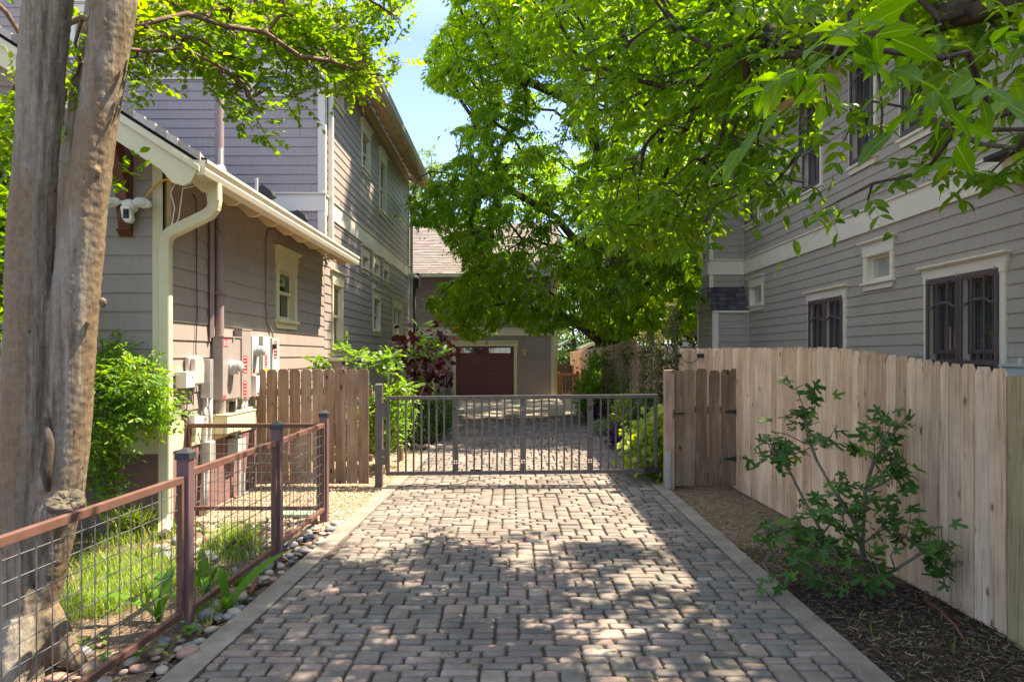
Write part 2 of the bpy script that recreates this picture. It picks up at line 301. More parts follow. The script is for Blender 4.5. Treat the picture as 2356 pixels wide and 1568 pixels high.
M['bark_c'] = bark('crape_myrtle_bark', [(.3, (.065, .05, .034)), (.5, (.17, .14, .1)), (.72, (.29, .25, .19))], (16, 16, .8), .75, .014, patches=(.22, .2, .155), hue=(.17, .12, .07))
M['bark_d'] = bark('dark_bark', [(.3, (.035, .025, .018)), (.7, (.1, .075, .055))], (10, 10, 2.5), .8, .01)
M['bark_r'] = bark('twig_bark', [(.3, (.09, .055, .035)), (.7, (.2, .13, .085))], (8, 8, 2), .3, .004)
M['bark_f'] = bark('fig_bark', [(.3, (.1, .08, .06)), (.7, (.2, .165, .125))], (8, 8, 2), .3, .004)
M['cutw'] = bark('cut_stump_wood', [(.3, (.04, .03, .022)), (.5, (.11, .09, .065)), (.75, (.15, .14, .07))], (14, 14, 14), .8, .012)

# ---------------- foliage machinery ----------------
def leaf_tmpl(w=.4, fold=.12, droop=.12, pts=3):
    """x along the leaf 0..1, y across, z normal: two folded halves"""
    if pts == 1:
        V = [(0, 0, 0), (.45, w/2, fold*w), (1, 0, -droop), (.45, -w/2, fold*w)]; return np.array(V), np.array([[0, 1, 2, 3]]), np.array([0, 1, 0, 1.])
    V = [(0, 0, 0), (.5, 0, 0), (1, 0, -droop), (.22, w*.40, fold*w), (.55, w*.5, fold*w-.02), (.82, w*.26, -droop*.4), (.22, -w*.40, fold*w), (.55, -w*.5, fold*w-.02), (.82, -w*.26, -droop*.4)]
    Fq = [[0, 1, 4, 3], [1, 2, 5, 4], [0, 6, 7, 1], [1, 7, 8, 2]]
    return np.array(V), np.array(Fq), np.array([0, 0, 0, 1, 1, 1, 1, 1, 1.])
def place_leaves(name, tm, pos, d, n, size, mat, parent, rnd=None, smooth=True):
    V, Fq, mid = tm; N_ = len(pos)
    d = norm(d); s = norm(np.cross(n, d)); n2 = np.cross(d, s); size = np.broadcast_to(np.asarray(size, float), (N_,))
    W_ = pos[:, None]+size[:, None, None]*(V[None, :, 0, None]*d[:, None]+V[None, :, 1, None]*s[:, None]+V[None, :, 2, None]*n2[:, None])
    fs = (Fq[None]+(np.arange(N_)*len(V))[:, None, None]).reshape(-1, Fq.shape[1])
    if rnd is None: rnd = rng.random(N_)
    return np_mesh(name, W_.reshape(-1, 3), fs, mat, parent, {'rnd': np.repeat(rnd, len(V)), 'mid': np.tile(mid, N_)}, smooth)
def compound(pos, d, n, L, pairs, llen, spread=1.05, droop=.5, terminal=True, sag=.25, t0=.25):
    """returns leaflet pos, dir, normal, size, owner"""
    d = norm(d); s = norm(np.cross(n, d)); dn = np.array([0, 0, -1.]); out = [[], [], [], [], []]; N_ = len(pos)
    L = np.broadcast_to(np.asarray(L, float), (N_,)); items = [(t0+(1-t0)*(k/(pairs)), sg) for k in range(pairs) for sg in (-1, 1)]+([(1.0, 0)] if terminal else [])
    for t, sg in items:
        p = pos+d*(t*L)[:, None]+dn*(sag*t*t*L)[:, None]
        a = spread*(1-.25*t)*(1+.2*rng.standard_normal(N_))
        dd = d*np.cos(a*abs(sg))[:, None]+s*(sg*np.sin(a*abs(sg)))[:, None]+dn*(droop*(.7+.6*rng.random(N_)))[:, None]+.12*rng.standard_normal((N_, 3))
        nn = norm(n+.35*rng.standard_normal((N_, 3)))
        for q, x in zip(out, (p, dd, nn, llen*(.75+.5*rng.random(N_))*(1-.25*(1-t)), np.arange(N_))): q.append(x)
    return [np.concatenate(x) for x in out]
def skeleton(roots, targets, bias=.25, jit=.05, maxseg=.6):
    """roots: list of polylines (first one is the trunk; others must start on an earlier node). returns nodes, parent idx"""
    nodes_, par, dist = [], [], []
    for line in roots:
        prev = -1
        for k, p in enumerate(line):
            p = np.asarray(p, float)
            if k == 0 and nodes_:
                D = np.linalg.norm(np.array(nodes_)-p, axis=1); prev = int(D.argmin()); 
                if D[prev] < .02: continue
            nodes_.append(p); par.append(prev); dist.append(0 if prev < 0 else dist[prev]+np.linalg.norm(p-nodes_[prev])); prev = len(nodes_)-1
    n0 = len(nodes_); A = np.array(nodes_); cap = len(targets)*4+n0+10; NN = np.zeros((cap, 3)); NN[:n0] = A; DD = np.zeros(cap); DD[:n0] = dist; n = n0
    order = np.argsort([np.min(np.linalg.norm(A-t, axis=1)) for t in targets]) if len(targets) else []
    for i in order:
        t = targets[i]; d = np.linalg.norm(NN[:n]-t, axis=1)+bias*DD[:n]; j = int(d.argmin()); seg = t-NN[j]; ln = np.linalg.norm(seg); k = max(1, min(3, int(ln/maxseg)+1))
        for q in range(1, k+1):
            base = t-seg*(1-q/k); p = base+(0 if q == k else 1)*rng.standard_normal(3)*jit*ln+np.array([0, 0, (.08*ln if q < k else 0)])
            if n >= cap: break
            NN[n] = p; DD[n] = DD[j]+np.linalg.norm(p-NN[j]); par.append(j); j = n; n += 1
    return NN[:n], np.array(par[:n])
def limb_mesh(name, nodes_, par, rtip, rmax, mat, parent, sides=5, power=.48, only=None):
    n = len(nodes_); cnt = np.ones(n); kids = np.zeros(n)
    for i in range(n-1, 0, -1):
        if par[i] >= 0: cnt[par[i]] += cnt[i]
    r = np.minimum(rtip*cnt**power, rmax)
    idx = np.array([i for i in range(n) if par[i] >= 0]); a = nodes_[par[idx]]; b = nodes_[idx]; ra = np.minimum(r[par[idx]], r[idx]*1.5); rb = r[idx]
    d = norm(b-a); ref = np.where(np.abs(d[:, 2:3]) < .9, np.array([[0, 0, 1.]]), np.array([[1., 0, 0]])); u = norm(np.cross(d, ref)); w = np.cross(d, u)
    V = []
    for k in range(sides):
        t = 2*math.pi*k/sides; o = math.cos(t)*u+math.sin(t)*w; V.append(a-d*ra[:, None]*.3+o*ra[:, None]); V.append(b+d*rb[:, None]*.3+o*rb[:, None])
    V = np.stack(V, 1); m = len(idx); base = (np.arange(m)*2*sides)[:, None]
    q = np.concatenate([base+np.array([[2*k, 2*((k+1) % sides), 2*((k+1) % sides)+1, 2*k+1]]) for k in range(sides)])
    return np_mesh(name, V.reshape(-1, 3), q, mat, parent, smooth=True)
def inpoly(pts, poly):
    x, y = pts[:, 0], pts[:, 1]; ins = np.zeros(len(pts), bool); n = len(poly)
    for i in range(n):
        x1, y1 = poly[i]; x2, y2 = poly[(i+1) % n]
        c = ((y1 > y) != (y2 > y)) & (x < (x2-x1)*(y-y1)/((y2-y1) if y2 != y1 else 1e-9)+x1); ins ^= c
    return ins
def n3(p, s): return np.array([mnoise.noise(Vector(q)*s) for q in p])
def rdirs(n, zb=0.0):
    d = rng.standard_normal((n, 3)); d[:, 2] += zb; return norm(d)
# ================= SETTING =================
def sheet(name, pts, z, mat, kind='structure', div=0, amp=0):
    me = bpy.data.meshes.new(name)
    if div:
        (x0, y0), (x1, y1) = pts; nx = max(2, int((x1-x0)/div)); ny = max(2, int((y1-y0)/div))
        X, Y = np.meshgrid(np.linspace(x0, x1, nx), np.linspace(y0, y1, ny)); Z = z+amp*(n3(np.stack([X.ravel(), Y.ravel(), 0*X.ravel()], 1), 3.)+.5*n3(np.stack([X.ravel(), Y.ravel(), 0*X.ravel()+5], 1), 9.))
        V = np.stack([X.ravel(), Y.ravel(), Z], 1); I = np.arange(nx*ny).reshape(ny, nx); fq = np.stack([I[:-1, :-1], I[:-1, 1:], I[1:, 1:], I[1:, :-1]], -1).reshape(-1, 4)
        o = np_mesh(name, V, fq, mat, smooth=True)
    else:
        me.from_pydata([(x, y, z) for x, y in pts], [], [tuple(range(len(pts)))]); o = link_mesh(name, me, mat)
    return tag(o, kind=kind)
sheet('ground', [(-400, -100), (400, -100), (400, 700), (-400, 700)], -.06, M['soil'])
def xl(y): return float(np.interp(y, [0, 3.7, 5.2, 9.2, 19.5], [-1.83, -1.73, -1.66, -1.5, -1.24]))   # left edge of the pavers
XR = 1.88
sheet('driveway_bed', [(xl(0)-.02, 0), (XR+.02, 0), (XR+.02, 19.55), (xl(19.5)-.02, 19.55), (xl(9.2)-.02, 9.2)], -.022, M['dirt_sub'])
# pavers: one laid surface of tumbled blocks
def pavers():
    g = .083; gx_ = .0735; nx = int((XR-xl(0))/gx_)+1; y0 = .9; ny = int((19.5-y0)/g); occ = np.zeros((ny+6, nx+4), bool); occ[:, nx:] = True; pcs = []
    below = np.zeros(nx+4, int)
    for j in range(ny):
        i = 0
        while i < nx:
            if occ[j, i]: i += 1; continue
            run = 0
            while i+run < nx and not occ[j, i+run]: run += 1
            opts = []
            if run >= 2 and run != 3: opts += [(2, 1)]*5+[(2, 2)]*2+([(3, 1)]*2 if run >= 5 else [])
            if run == 3: opts += [(3, 1)]*4
            if run > 4 or run == 3: opts += [(3, 1)]*3
            if run == 1: opts = [(1, 2)]
            w, h = random.choice(opts); pcs.append((i, j, w, h)); occ[j:j+h, i:i+w] = True; i += w
    return pcs, g, y0
pcs, g, y0 = pavers(); nP = len(pcs); pc = np.array(pcs, float)
gx_ = .0735; cx = XR-(pc[:, 0]+pc[:, 2]/2)*gx_; cy = y0+(pc[:, 1]+pc[:, 3]/2)*g
hw = pc[:, 2]*gx_/2-.0055-.0045*rng.random(nP); hd = pc[:, 3]*g/2-.0026-.0018*rng.random(nP)
lim = np.array([xl(y) for y in cy]); lo = cx-hw; keep = cx+hw > lim+.05
newlo = np.maximum(lo, lim+.006); hi = cx+hw; cx = (newlo+hi)/2; hw = (hi-newlo)/2
cx, cy, hw, hd = [a[keep] for a in (cx, cy, hw, hd)]; nP = len(cx)
# slightly diverging rows
hz = .004*rng.standard_normal(nP); tx = .012*rng.standard_normal(nP); ty = .015*rng.standard_normal(nP); rot = .012*rng.standard_normal(nP)
cr = np.minimum(np.minimum(hw, hd)*.55, .022); ringV = []
ang = [(a0, k) for a0 in range(4) for k in range(3)]
def ring(ins, z):
    out = []
    for q, k in ang:
        sx, sy = [(1, 1), (-1, 1), (-1, -1), (1, -1)][q]; a = math.pi/2*q+math.pi/4*k
        x = sx*(hw-cr)+np.cos(a)*(cr-ins*.8)-0*sx; y = sy*(hd-cr)+np.sin(a)*(cr-ins*.8)
        x = x-sx*ins*.2; y = y-sy*ins*.2
        jx = .0015*rng.standard_normal(nP); X = x+jx; Y = y+.0012*rng.standard_normal(nP)
        Xr = X-rot*Y; Yr = Y+rot*X
        out.append(np.stack([cx+Xr, cy+Yr, z+hz+tx*X+ty*Y], 1))
    return out
rings = ring(0, -.05)+ring(0, -.010)+ring(.005, -.0015)+ring(.013, .0015)
V = np.stack(rings, 1).reshape(-1, 3); b = (np.arange(nP)*48)[:, None]
fq = np.concatenate([b+np.array([[l*12+k, l*12+(k+1) % 12, (l+1)*12+(k+1) % 12, (l+1)*12+k]]) for l in range(3) for k in range(12)]); ft = b+np.arange(36, 48)[None]
prnd = rng.random(nP)
tag(np_mesh('driveway', V, [fq, ft], M['paver'], None, {'rnd': np.repeat(prnd, 48)}, smooth=True), kind='structure')
# concrete kerbs with joints
def kerb(xin, side, y0, y1, name):
    m = MB(); y = y0
    while y < y1:
        ye = min(y+2.4, y1)-.006; n = 6
        for k in range(n):
            a, b_ = y+(ye-y)*k/n, y+(ye-y)*(k+1)/n
            xa, xb = xin(a), xin(b_); wa, wb = side*(.165+.004*math.sin(a*5)), side*(.165+.004*math.sin(b_*5))
            m.hexa([(xa, a, -.12), (xb, b_, -.12), (xb+wb, b_, -.12), (xa+wa, a, -.12), (xa, a, .006), (xb, b_, .006), (xb+wb, b_, .008), (xa+wa, a, .008)])
        y += 2.4
    return tag(m.build(name, M['conc']), kind='structure')
kerb(lambda y: XR, 1, .6, 19.5, 'kerb'); kerb(xl, -1, .6, 19.5, 'kerb')
sheet('driveway_apron', [(-6.5, 19.56), (3.0, 19.56), (3.2, 40), (-6.5, 40)], .004, M['apron'])
sheet('gravel_bed', [(-3.6, 6.9), (xl(7.0)-.165, 6.9), (xl(12)-.165, 12), (xl(13)-.165, 13.2), (-3.6, 13.2)], -.034, M['gravs'])
sheet('planting_bed', [(-3.6, 13.2), (xl(13)-.165, 13.2), (xl(19.5)-.165, 19.5), (-3.6, 19.5)], -.03, M['soil'])
sheet('mulch_bed', [(XR+.165, 0), (3.25, 0), (3.25, 6.0), (XR+.165, 5.6)], -.04, M['mulchs'])
sheet('chip_bed', [(XR+.165, 5.6), (3.25, 6.0), (3.25, 9.3), (XR+.165, 9.3)], -.042, M['gravs'])
sheet('front_garden_soil', [(-9, 1.), (-2.0, 6.9)], -.035, M['soil'], div=.12, amp=.025)

# scatter beds ------------------------------------------------------------
def scatter(name, n, region, z, size, mat, flat=(.25, .6), kind='chip', zr=.012):
    pts = np.zeros((0, 2))
    while len(pts) < n: 
        q = region(n); pts = np.concatenate([pts, q])
    pts = pts[:n]; s = size[0]+(size[1]-size[0])*rng.random(n)**2
    if kind == 'chip':   # thin shard
        T = np.array([(-1, -.25, 0), (.9, -.3, .05), (1, .2, 0), (-.8, .3, .04), (-1, -.25, -.12), (.9, -.3, -.1), (1, .2, -.12), (-.8, .3, -.1)]); Fq = np.array([[0, 1, 2, 3], [0, 4, 5, 1], [1, 5, 6, 2], [2, 6, 7, 3], [3, 7, 4, 0]])
    else:
        T = np.array([(-1, 0, 0), (-.3, -.8, 0), (.8, -.5, 0), (.9, .4, 0), (0, .85, 0), (-.5, -.15, .6), (.35, -.3, .7), (.3, .35, .6)]); Fq = None
    a = rng.random(n)*6.283; ca, sa = np.cos(a), np.sin(a); asp = flat[0]+(flat[1]-flat[0])*rng.random(n); zt = .25*rng.standard_normal((n, 2)) if kind == 'chip' else .1*rng.standard_normal((n, 2))
    X = T[None, :, 0]*s[:, None]; Y = T[None, :, 1]*(s*(asp if kind == 'chip' else .8+0*s))[:, None]; Z = T[None, :, 2]*(s*(1 if kind == 'chip' else .7))[:, None]
    Z = Z+X*zt[:, :1]+Y*zt[:, 1:]
    W_ = np.stack([pts[:, :1]+X*ca[:, None]-Y*sa[:, None], pts[:, 1:]+X*sa[:, None]+Y*ca[:, None], z+zr*rng.random(n)[:, None]+Z], -1).reshape(-1, 3); b = (np.arange(n)*8)[:, None, None]
    if kind == 'chip': fs = [(Fq[None]+b).reshape(-1, 4)]
    else:
        F3 = np.array([[0, 1, 5], [1, 6, 5], [1, 2, 6], [2, 3, 6], [3, 7, 6], [3, 4, 7], [4, 5, 7], [4, 0, 5], [5, 6, 7]]); fs = [(F3[None]+b).reshape(-1, 3)]
    return tag(np_mesh(name, W_, fs, mat, None, {'rnd': np.repeat(rng.random(n), 8)}), kind='stuff')
def reg_box(x0, x1, y0, y1, f=None):
    def r(n):
        p = np.stack([x0+(x1-x0)*rng.random(n), y0+(y1-y0)*rng.random(n)**1.25], 1)
        return p if f is None else p[f(p)]
    return r
xlv = lambda p: np.interp(p[:, 1], [0, 3.7, 5.2, 9.2, 19.5], [-1.83, -1.73, -1.66, -1.5, -1.24])-.175
scatter('gravel', 15000, reg_box(-3.6, -1.3, 7.0, 13.2, lambda p: p[:, 0] < xlv(p)), -.034, (.008, .022), M['gravel'], kind='peb')
tag(scatter('wood_chip_gravel', 15000, reg_box(XR+.17, 3.2, 5.3, 9.2), -.04, (.008, .024), M['chips'], kind='chip', zr=.02), 'light brown wood chips between the kerb and the tall cedar fence', 'wood chips')
tag(scatter('dark_mulch', 13000, reg_box(XR+.17, 3.15, 2.6, 6.3), -.04, (.01, .035), M['mulch'], (.12, .5), kind='chip', zr=.035), 'dark bark mulch under the fig bush beside the kerb', 'mulch')
tag(scatter('leaf_litter', 5000, reg_box(-4.2, -1.75, 2.8, 6.9, lambda p: p[:, 0] < xlv(p)), -.03, (.01, .03), M['chips'], (.15, .5), kind='chip', zr=.02), 'brown bark chips on the soil between the river stones', 'leaf litter')
C.objects['gravel']['label'] = 'tan pea gravel in front of and behind the weathered picket fence'; C.objects['gravel']['category'] = 'gravel'
tag(scatter('fallen_leaf_bits', 420, reg_box(-1.6, 1.9, 2.4, 9.5), .004, (.005, .014), M['chips'], (.3, .7), kind='chip', zr=.003), 'dry leaf bits and grit scattered over the brick driveway', 'leaf bits')
j = rng.random((900, 2)); 
# ---- river stones -----
stone_m = [basic('river_stone_%s' % c, tuple(x*.72 for x in col), .8, .2, 12, dirt=tuple(x*.45 for x in col), dsc=9, damt=.6, bst=.3, bsc=60, bd=.003) for c, col in (('grey', (.27, .26, .25)), ('cream', (.46, .4, .31)), ('pink', (.4, .25, .19)), ('blue', (.19, .21, .23)), ('buff', (.5, .42, .34)))]
stone_me = []
for k in range(10):
    m = MB(); m.ell((0, 0, 0), (1, .72+.15*random.random(), .42+.12*random.random()), 14, 8); o = m.build('river_stone', stone_m[k % 5], smooth=True)
    for v in o.data.vertices:
        q = v.co*1.2+Vector((k*7, 0, 0)); v.co *= 1+.16*mnoise.noise(q)
    stone_me.append(o.data); bpy.data.objects.remove(o)
def stone(x, y, r, me, label, cat='stone', name='river_stone', group='river stones in the garden bed', z=None, tilt=.15):
    o = bpy.data.objects.new(name, me); C.objects.link(o); s = r*(.9+.2*random.random()); o.scale = (s, s, s*(.85+.3*random.random())); o.rotation_euler = (random.gauss(0, tilt), random.gauss(0, tilt), random.random()*6.28)
    o.location = (x, y, (-.03+s*.30) if z is None else z); tag(o, label, cat, group); return o
placed = []
def try_stone(x, y, r, lab):
    for (a, b_, c) in placed:
        if (a-x)**2+(b_-y)**2 < ((c+r)*.62)**2: return False
    placed.append((x, y, r)); stone(x, y, r, random.choice(stone_me), lab); return True
t_ = 0; cnt = 0
while cnt < 215 and t_ < 6000:
    t_ += 1; z_ = random.random(); y = 3.2+4.0*random.random(); xr_ = xl(y)-.2
    if z_ < .5: x = xr_-random.random()*.28; lab = 'rounded river stone in the strip between the mesh fence and the kerb'
    elif z_ < .85: y = 5.9+1.35*random.random(); x = -3.35+random.random()*1.35; lab = 'rounded river stone behind the mesh fence near its far corner'
    else: x = -2.9+random.random()*.65; y = 3.2+1.0*random.random(); lab = 'rounded river stone behind the near mesh fence panel beside the tree base'
    r = .028+.045*random.random()**1.6*(1.2 if y > 5.5 else 1)
    if try_stone(x, y, r, lab): cnt += 1
def gst(u, v, r, k, lab, cat='stone', nm='river_stone'):
    p = G(u, v); o = stone(p[0], p[1], r, stone_me[k], lab, cat, nm, group=None); return o
gst(432, 1497, .085, 2, 'large flat pink river stone at the foot of the nearest fence post')
gst(546, 1320, .07, 0, 'upright grey egg-shaped stone beside the wooden stake near the kerb').rotation_euler = (0, 1.1, .5)
gst(500, 1240, .14, 7, 'broad buff boulder behind the mesh fence among the grass', 'boulder', 'boulder')
gst(340, 1165, .13, 1, 'long pale boulder at the foot of the house corner', 'boulder', 'boulder')
gst(1090+0, 1050, .001, 3, 'x') if False else None
for (u, v, r, k, l) in ((958, 1029, .11, 4, 'pale rounded boulder edging the planting bed behind the gate'), (980, 1029, .12, 7, 'pink-grey boulder in the middle of the stones edging the bed behind the gate'), (1011, 1026, .12, 5, 'grey-green boulder rightmost of the stones edging the bed behind the gate')):
    gst(u, v, r, k, l, 'boulder', 'boulder')

# ================= SIDING / WINDOWS / ROOFS =================
def siding(name, fr, a0, a1, z0, z1, ex, mat, parent, holes=(), lap=.013, lim=None, minseg=.01):
    m = MB(); brk = {z0, z1}; z = z0
    while z < z1: brk.add(z); z += ex
    for h in holes:
        for q in (h[2], h[3]):
            if z0 < q < z1: brk.add(q)
    brk = sorted(brk); brk2 = [brk[0]]
    for q in brk[1:]:
        if q-brk2[-1] > .002: brk2.append(q)
    for lo, hi in zip(brk2[:-1], brk2[1:]):
        mid = (lo+hi)/2; zb = z0+math.floor((mid-z0)/ex+1e-6)*ex
        of = lambda q: .002+lap*(1-(q-zb)/ex)
        l0, l1 = (a0, a1) if lim is None else lim(mid)
        l0, l1 = max(l0, a0), min(l1, a1)
        if l1-l0 < .02: continue
        segs = [(l0, l1)]
        for h in holes:
            if h[2] < mid < h[3]:
                ns = []
                for s0, s1 in segs:
                    if h[1] <= s0 or h[0] >= s1: ns.append((s0, s1)); continue
                    if h[0] > s0: ns.append((s0, h[0]))
                    if h[1] < s1: ns.append((h[1], s1))
                segs = ns
        cr_ = random.Random(int(zb*1000)+int(a0*77)); jn = []; q_ = l0+cr_.random()*4.8
        while q_ < l1: jn.append(q_); q_ += 3.6+1.6*cr_.random()
        sg2 = []
        for s0, s1 in segs:
            cur_ = s0
            for q_ in jn:
                if cur_+.05 < q_ < s1-.05: sg2.append((cur_, q_-.001)); cur_ = q_+.001
            sg2.append((cur_, s1))
        for s0, s1 in sg2:
            if s1-s0 < minseg: continue
            # break long boards into random lengths with hairline butt joints
            m.add([fr(s0, lo, of(lo)), fr(s1, lo, of(lo)), fr(s1, hi, of(hi)), fr(s0, hi, of(hi))], [(0, 1, 2, 3)])
            if abs(lo-zb) < .003: m.add([fr(s0, lo, of(lo)), fr(s1, lo, of(lo)), fr(s1, lo, .0), fr(s0, lo, .0)], [(0, 1, 2, 3)])
            m.add([fr(s0, lo, .0), fr(s0, hi, .0), fr(s0, hi, of(hi)), fr(s0, lo, of(lo))], [(0, 1, 2, 3)]); m.add([fr(s1, lo, .0), fr(s1, hi, .0), fr(s1, hi, of(hi)), fr(s1, lo, of(lo))], [(0, 1, 2, 3)])
    return m.build(name, mat, parent)
def window(fr, par, a0, a1, z0, z1, mat='cream', pane='pane', hh=.26, cw=.085, mull=0, rail=True, screen=None, flare=.045, depth=.09, name='window', mrail=.5):
    """casing outline a0..a1 x z0..z1 (sill foot to cap top); returns the hole for the siding"""
    m = MB(); c = M[mat]; zs = z0+.13; zh = z1-hh
    m.prism([fr(a0, zs, .001), fr(a1, zs, .001), fr(a1, zh, .001), fr(a1-cw, zh, .001), fr(a1-cw, zs+.014, .001), fr(a0+cw, zs+.014, .001), fr(a0+cw, zh, .001), fr(a0, zh, .001)], np.array(fr(0, 0, .038))-np.array(fr(0, 0, .001)))
    w = m.build(name, c, par, bevel=.004)
    s = MB(); s.prism([fr(a0-.01, z0+.085, .001), fr(a0+.025, z0, .001), fr(a1-.025, z0, .001), fr(a1+.01, z0+.085, .001)], np.array(fr(0, 0, .04))-np.array(fr(0, 0, .001))); s.fbox(fr, a0-.035, a1+.035, z0+.087, zs-.001, -.05, .075); s.build('sill', c, w, bevel=.004)
    h = MB(); ex = np.array(fr(0, 0, .045))-np.array(fr(0, 0, .001)); ct = z1-.05
    h.prism([fr(a0-.006, zh+.001, .001), fr(a1+.006, zh+.001, .001), fr(a1+.012, zh+.06, .001), fr(a1+flare, ct, .001), fr(a0-flare, ct, .001), fr(a0-.012, zh+.06, .001)], ex)
    h.fbox(fr, a0-flare-.015, a1+flare+.015, ct+.001, ct+.02, .001, .07); h.fbox(fr, a0-flare-.035, a1+flare+.035, ct+.021, z1, .001, .095); h.build('head_trim', c, w, bevel=.003)
    o0, o1 = a0+cw, a1-cw
    r = MB(); t = .012
    r.fbox(fr, o0-.001, o0+t, zs, zh, -depth, .03); r.fbox(fr, o1-t, o1+.001, zs, zh, -depth, .03); r.fbox(fr, o0+t, o1-t, zh-t, zh-.0005, -depth, .03); r.fbox(fr, o0+t, o1-t, zs, zs+t, -depth, .02)
    n = mull+1; ww = (o1-o0-2*t)/n
    for k in range(n):
        b0 = o0+t+k*ww; b1 = b0+ww; 
        if mull and k < mull: r.fbox(fr, b1-.03, b1+.03, zs+t, zh-t, -depth+.01, .032)
    r.build('frame', c, w)
    sh = MB(); pn = MB(); st = .042
    for k in range(n):
        b0 = o0+t+k*ww+(.03 if k else 0); b1 = o0+t+(k+1)*ww-(.03 if k < mull else 0); zb, zt = zs+t, zh-t; zm = zb+(zt-zb)*mrail
        for lo, hi, n0 in (((zm-.02, zt, -.045), (zb, zm+.02, -.075)) if rail else ((zb, zt, -.06),)):
            sh.fbox(fr, b0, b0+st, lo, hi, n0-.02, n0+.012); sh.fbox(fr, b1-st, b1, lo, hi, n0-.02, n0+.012); sh.fbox(fr, b0+st, b1-st, hi-st, hi, n0-.02, n0+.012); sh.fbox(fr, b0+st, b1-st, lo, lo+st*1.2, n0-.02, n0+.012)
            pn.add([fr(b0+st, lo+st, n0-.006), fr(b1-st, lo+st, n0-.006), fr(b1-st, hi-st, n0-.006), fr(b0+st, hi-st, n0-.006)], [(0, 1, 2, 3)])
    sh.build('sash', M['screen'] if screen else c, w, bevel=.002); pn.build('pane', M[pane], w)
    if screen:   # brown prairie-style screen panels hung on the front
        nn = 2 if screen == 'double' else 1; tw = (o1-o0)/nn
        for k in range(nn):
            q = MB(); b0 = o0+k*tw+.006; b1 = b0+tw-.012; zb, zt = zs+.01, zh+.06; f = .05; lo = zb+(zt-zb)*.40
            q.fbox(fr, b0, b0+f, zb, zt, .04, .066); q.fbox(fr, b1-f, b1, zb, zt, .04, .066); q.fbox(fr, b0+f, b1-f, zt-f*1.3, zt, .04, .066); q.fbox(fr, b0+f, b1-f, zb, zb+f*1.4, .04, .066); q.fbox(fr, b0+f, b1-f, lo, lo+f*1.1, .04, .066)
            iw = b1-b0-2*f; x1_, x2_ = b0+f+iw*.3, b0+f+iw*.7; up = zt-(zt-zb)*.17; dn = up-.05
            q.fbox(fr, x1_-.011, x1_+.011, lo+f*1.1, zt-f*1.3, .042, .063); q.fbox(fr, x2_-.011, x2_+.011, lo+f*1.1, zt-f*1.3, .042, .063)
            e = np.array(fr(0, 0, .062))-np.array(fr(0, 0, .044)); tk = .032
            L1 = [(b0+f, dn), (x1_-.09, dn), (x1_-.02, up), (x2_+.02, up), (x2_+.09, dn), (b1-f, dn)]
            q.prism([fr(a, z, .0445) for a, z in L1]+[fr(a, z-tk, .0445) for a, z in reversed(L1)], e)
            q.build('screen_panel', M['screen'], w, bevel=.003)
            cl = MB()
            for a in (b0+.03, b1-.03): cl.fbox(fr, a-.008, a+.008, zt-.02, zt+.025, .067, .074)
            cl.build('clip', M['galv'], w)
    return (o0, o1, zs, zh)
def shingles(name, O, U, S, nu, ns, mat, parent, ex=.14, tw=.3, thick=.012):
    """roof plane: origin O (eave corner), U along the eave, S up the slope; unit vectors; nu, ns lengths"""
    O, U, S = [np.asarray(x, float) for x in (O, U, S)]; N = norm(np.cross(U, S)); N = N if N[2] > 0 else -N; m = MB(); r = 0; s = 0
    while s < ns:
        a = -random.random()*tw
        while a < nu:
            w = tw*(.4+.9*random.random()); b0, b1 = max(a, 0), min(a+w, nu)
            if b1 > b0+.01:
                m.cur = random.random(); th = thick+(.006 if m.cur > .55 else 0); s1 = min(s+ex, ns)
                p = [O+U*b0+S*s+N*th, O+U*b1+S*s+N*th, O+U*b1+S*s1+N*.003, O+U*b0+S*s1+N*.003, O+U*b0+S*s, O+U*b1+S*s]
                m.add(p, [(0, 1, 2, 3), (4, 5, 1, 0)])
            a += w
        s += ex
    return m.build(name, mat, parent, rnd=True)
def rafters(fr, parent, ya, yb, xin, xout, zin, zout, step=.6, mat='soffit'):
    """curved rafter tails under an eave: a positions, normal offsets n from wall"""
    k = 0; a = ya
    while a < yb:
        m = MB(); L = xout-xin; prof = [(xin, zin), (xout, zout)]; 
        n_ = 7
        low = [(xout-.0, zout-.0), (xout-.06, zout-.0), (xout-.12, zout-.03), (xout-.2, zout-.03), (xin, zin-.07)]
        pts = [fr(a, z, n) for n, z in prof+low]; m.prism(pts, np.array(fr(a+.04, 0, 0))-np.array(fr(a, 0, 0))); m.build('rafter_tail', M[mat], parent); a += step

# ----------------- LEFT HOUSE: low front part and tall rear part -----------------
XW = -3.5; L = frame('L', XW); FY = 6.86; FF = frame('F', FY); pitch = .634
LH = thing('grey_house', 'two-storey mauve-grey clapboard house with cream trim left of the driveway', 'house', (XW, FY, 0))
wins = []
def lw(*a, **k): 
    h = window(L, LH, *a, **k); wins.append(h)
lw(10.09, 11.01, 2.15, 3.37, hh=.33, mrail=.55)
lw(13.19, 14.05, 1.73, 3.40, hh=.28, mrail=.52)
for a, b_ in ((15.78, 16.60), (17.07, 17.9), (18.39, 19.25)): lw(a, b_, 3.66, 4.31, hh=.25, rail=False, cw=.1)
lw(17.07, 18.05, 2.24, 3.43, hh=.26)
lw(19.93, 21.6, 2.0, 3.45, hh=.28, mull=1)
lw(15.79, 16.74, 6.0, 7.22, hh=.28); lw(17.9, 18.92, 5.45, 7.2, hh=.3); lw(13.17, 14.06, 6.62, 7.26, hh=.2, rail=False, pane='panec')
siding('low_wall', L, FY, 12.7, .78, 3.72, .188, M['sid_low'], LH, wins)
siding('tall_wall', L, 12.7, 23.1, .5, 4.36, .172, M['sid_low'], LH, wins)
siding('tall_wall', L, 12.7, 23.1, 4.72, 7.75, .172, M['sid_up'], LH, wins)
